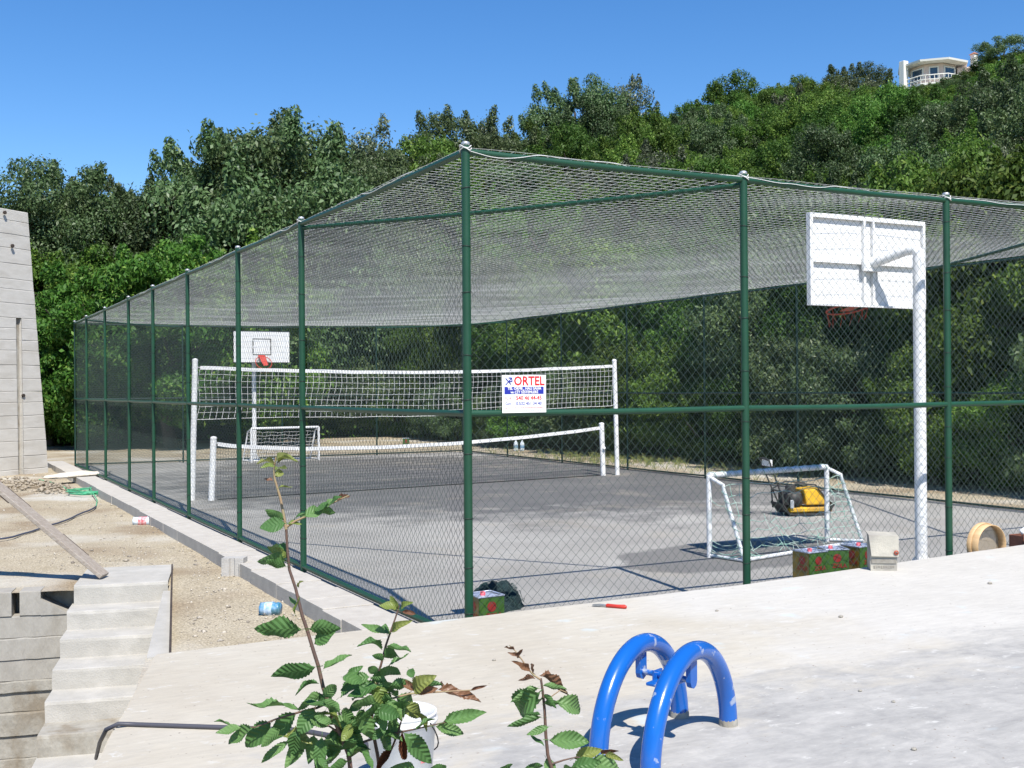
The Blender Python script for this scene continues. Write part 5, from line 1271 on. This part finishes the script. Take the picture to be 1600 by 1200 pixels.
LEAVES1 = [((430, 725), (403, 717), 'y', .8, 0), ((430, 722), (445, 708), 'y', .8, 0), ((432, 722), (462, 712), 'y', .6, 'edge'), ((430, 728), (408, 728), 'y', .7, 0), ((428, 745), (444, 734), 'y', .9, 0), ((427, 752), (413, 746), 'r', .9, 0), ((432, 764), (456, 758), 'y', .55, 'edge'), ((430, 735), (447, 728), 'y', .7, 0),
 ((446, 818), (409, 822), 'g', 1.1, 'face'), ((444, 814), (416, 795), 'g', .8, 'back'), ((458, 815), (492, 788), 'g', .7, 'edge'), ((475, 806), (500, 800), 'g', 1.1, 0), ((490, 800), (513, 784), 'g', 1., 0), ((500, 796), (522, 803), 'g', 1.0, 'back'), ((512, 790), (535, 778), 'g', .8, 0), ((524, 783), (548, 772), 'r', .45, 0), ((505, 794), (530, 780), 'g', .8, 0), ((448, 818), (470, 817), 'y', .7, 0),
 ((448, 870), (430, 843), 'g', .7, 0), ((449, 872), (421, 855), 'y', .8, 'face'), ((447, 878), (404, 866), 'g', .9, 'back'), ((448, 885), (418, 880), 'g', .9, 'back'), ((466, 918), (470, 906), 'y', .8, 0), ((464, 948), (452, 931), 'g', .5, 0), ((462, 965), (464, 932), 'y', .25, 0),
 ((474, 983), (401, 990), 'g', .85, 'back'), ((483, 984), (523, 974), 'g', 1.1, 'back'), ((489, 1007), (527, 983), 'g', 1.1, 'face'), ((495, 1042), (428, 1054), 'g', .8, 'back'), ((505, 1048), (543, 1016), 'g', .75, 0), ((500, 1066), (463, 1071), 'g', .5, 'edge'), ((507, 1086), (462, 1098), 'g', .7, 'back'),
 ((470, 1106), (391, 1115), 'g', .55, 'edge'), ((466, 1112), (416, 1156), 'g', .85, 'face'), ((492, 1105), (467, 1146), 'g', 1.1, 'face'), ((398, 1138), (350, 1156), 'g', .9, 0), ((363, 1132), (335, 1130), 'g', .6, 'edge'), ((378, 1138), (340, 1141), 'g', .8, 0), ((425, 1128), (383, 1165), 'g', .9, 'face'), ((440, 1140), (405, 1160), 'g', .9, 'back'), ((452, 1156), (412, 1190), 'g', .55, 0), ((465, 1140), (453, 1180), 'g', 1., 'face'), ((478, 1148), (447, 1197), 'g', .9, 'back'), ((490, 1148), (486, 1188), 'g', 1., 'back'), ((503, 1150), (497, 1200), 'g', .8, 'back'), ((526, 1138), (515, 1190), 'g', 1.05, 'face'),
 ((604, 991), (570, 974), 'g', .6, 0), ((605, 992), (604, 974), 'g', 1.5, 'back'), ((610, 988), (636, 970), 'y', .7, 0), ((599, 1014), (570, 995), 'g', .65, 0), ((603, 1013), (638, 1006), 'g', .65, 'edge'), ((599, 1026), (626, 1018), 'g', 1.3, 'back'), ((602, 1044), (640, 1029), 'g', .6, 'edge'), ((592, 1045), (624, 1052), 'g', 1.1, 'back'), ((590, 1052), (576, 1042), 'g', 1.3, 'back'), ((600, 1030), (588, 1022), 'g', 1.2, 'back'), ((578, 1058), (545, 1062), 'g', 1.2, 0), ((541, 1064), (564, 1039), 'g', .9, 'face'), ((621, 952), (595, 944), 'y', 1.1, 0), ((623, 952), (609, 933), 'y', 1.1, 0), ((625, 952), (640, 940), 'y', .7, 0), ((626, 956), (651, 958), 'r', .5, 0),
 ((592, 1072), (545, 1083), 'g', .95, 0), ((588, 1070), (602, 1106), 'y', 1.2, 'face'), ((616, 1087), (658, 1113), 'g', 1.1, 'face'), ((643, 1080), (672, 1058), 'y', 1.1, 'face'), ((647, 1080), (625, 1061), 'r', .8, 0), ((650, 1086), (682, 1074), 'r', .9, 0), ((683, 1080), (747, 1084), 'r', .5, 0), ((690, 1078), (696, 1064), 'r', .9, 0), ((735, 1079), (759, 1071), 'r', .35, 0), ((625, 1100), (662, 1119), 'y', .8, 'face'), ((600, 1110), (558, 1108), 'g', 1.1, 'back'), ((590, 1100), (550, 1090), 'g', 1., 'back'), ((560, 1108), (582, 1156), 'g', 1., 'back'), ((590, 1143), (620, 1167), 'g', 1.3, 'back'), ((630, 1145), (675, 1190), 'g', .95, 'face'), ((646, 1139), (680, 1127), 'g', .55, 'edge'), ((678, 1135), (727, 1144), 'g', .75, 'face'), ((692, 1129), (752, 1110), 'g', .6, 0), ((628, 1140), (633, 1190), 'd', .45, 'face'), ((616, 1166), (588, 1206), 'd', .5, 'face'), ((560, 1075), (585, 1066), 'g', 1.2, 'face'), ((655, 1075), (684, 1072), 'g', .7, 'edge'), ((610, 1072), (640, 1065), 'g', 1.0, 'back'), ((605, 1066), (582, 1058), 'g', .8, 'back'),
 ((530, 1090), (560, 1065), 'g', .9, 0), ((520, 1100), (500, 1078), 'g', .9, 'back'), ((525, 1120), (515, 1100), 'g', .9, 'face'), ((530, 1115), (560, 1120), 'g', 1.1, 'back'), ((540, 1130), (575, 1140), 'g', 1., 'back'), ((545, 1140), (572, 1172), 'g', 1., 'back'), ((520, 1130), (490, 1120), 'g', .9, 'face'), ((505, 1090), (525, 1070), 'g', .9, 'back'), ((610, 1100), (585, 1118), 'g', .9, 'back'), ((570, 1095), (545, 1110), 'g', .9, 0), ((515, 1100), (490, 1092), 'g', .9, 'face'), ((545, 1190), (510, 1204), 'g', 1., 'back'), ((520, 1210), (475, 1200), 'g', 1., 'back'), ((650, 1205), (622, 1192), 'g', 1., 'back'), ((700, 1212), (668, 1196), 'g', 1., 'back'), ((600, 1095), (632, 1118), 'g', 1., 'back'), ((555, 1070), (530, 1076), 'g', 1., 'face')]
for b, t, k, w, nz in LEAVES1: add_leaf(s1, D1 - .02, b, t, k, w, nz or None)
for k in range(64):      # the dense middle of the plant
    bx_, by_ = (lr.gauss(606, 36), lr.gauss(1096, 22)) if k < 30 else (lr.gauss(530, 36), lr.gauss(1135, 26)); a_ = lr.uniform(-.4, 3.5); l_ = lr.uniform(22, 44)
    add_leaf(s1, D1 - .02, (bx_, by_), (bx_ + l_ * math.cos(a_), by_ + l_ * .75 * math.sin(a_)), 'g' if lr.random() < .88 else 'y', lr.uniform(.75, 1.1), lr.choice(('back', 'face', None, 'edge')))
D2 = 2.9
s2 = thing('sapling', 'smaller sapling with red-tipped leader left of the blue seesaw base', 'sapling', (0, 0, 0))
stem(s2, D2, [(866, 1216), (862, 1200), (856, 1180), (853, 1150), (851, 1110), (848, 1080), (845, 1060)], .0055, .003, M_stem, ground=True)
stem(s2, D2, [(845, 1062), (834, 1055), (826, 1046), (815, 1030), (806, 1018), (796, 1008)], .0028, .001, M_stemy, 'leader')
stem(s2, D2, [(858, 1195), (880, 1188), (900, 1183), (925, 1186)], .003, .001, M_stem, 'twig')
stem(s2, D2, [(849, 1100), (862, 1088), (876, 1078), (885, 1082)], .002, .001, M_stemy, 'twig')
LEAVES2 = [((842, 1082), (798, 1116), 'g', 1.15, 'face'), ((868, 1096), (916, 1108), 'g', 1.0, 'face'), ((850, 1100), (872, 1096), 'g', 1.1, 'back'), ((838, 1062), (810, 1059), 'r', .45, 0), ((842, 1058), (888, 1074), 'r', .5, 'edge'), ((846, 1072), (884, 1072), 'g', .5, 'back'), ((843, 1076), (802, 1085), 'g', .6, 'back'), ((848, 1085), (870, 1100), 'g', .8, 'back'), ((847, 1122), (796, 1130), 'g', .55, 'back'), ((846, 1118), (820, 1112), 'g', .5, 'back'), ((858, 1136), (825, 1146), 'g', .7, 0), ((828, 1148), (850, 1164), 'g', .7, 0), ((857, 1156), (916, 1160), 'g', .75, 'face'), ((853, 1184), (866, 1212), 'g', 1.1, 'face'), ((896, 1186), (937, 1171), 'y', .9, 'face'), ((890, 1200), (938, 1192), 'g', 1., 'face'), ((922, 1187), (968, 1204), 'g', .9, 'face'), ((945, 1178), (970, 1186), 'y', .5, 0), ((940, 1178), (958, 1172), 'r', .4, 0), ((780, 1212), (798, 1190), 'g', 1., 'back'), ((815, 1205), (846, 1196), 'g', .9, 'back'), ((840, 1210), (812, 1200), 'g', .9, 'back'), ((880, 1205), (905, 1196), 'g', .9, 'back'),
 ((828, 1050), (808, 1033), 'r', .6, 0), ((830, 1052), (836, 1038), 'r', .9, 0), ((826, 1046), (820, 1036), 'r', .8, 0), ((814, 1030), (794, 1018), 'r', .5, 0), ((812, 1028), (812, 1016), 'r', .5, 0), ((804, 1017), (791, 1006), 'r', .45, 0), ((846, 1090), (838, 1108), 'g', .7, 'back')]
for b, t, k, w, nz in LEAVES2: add_leaf(s2, D2 - .01, b, t, k, w, nz or None)
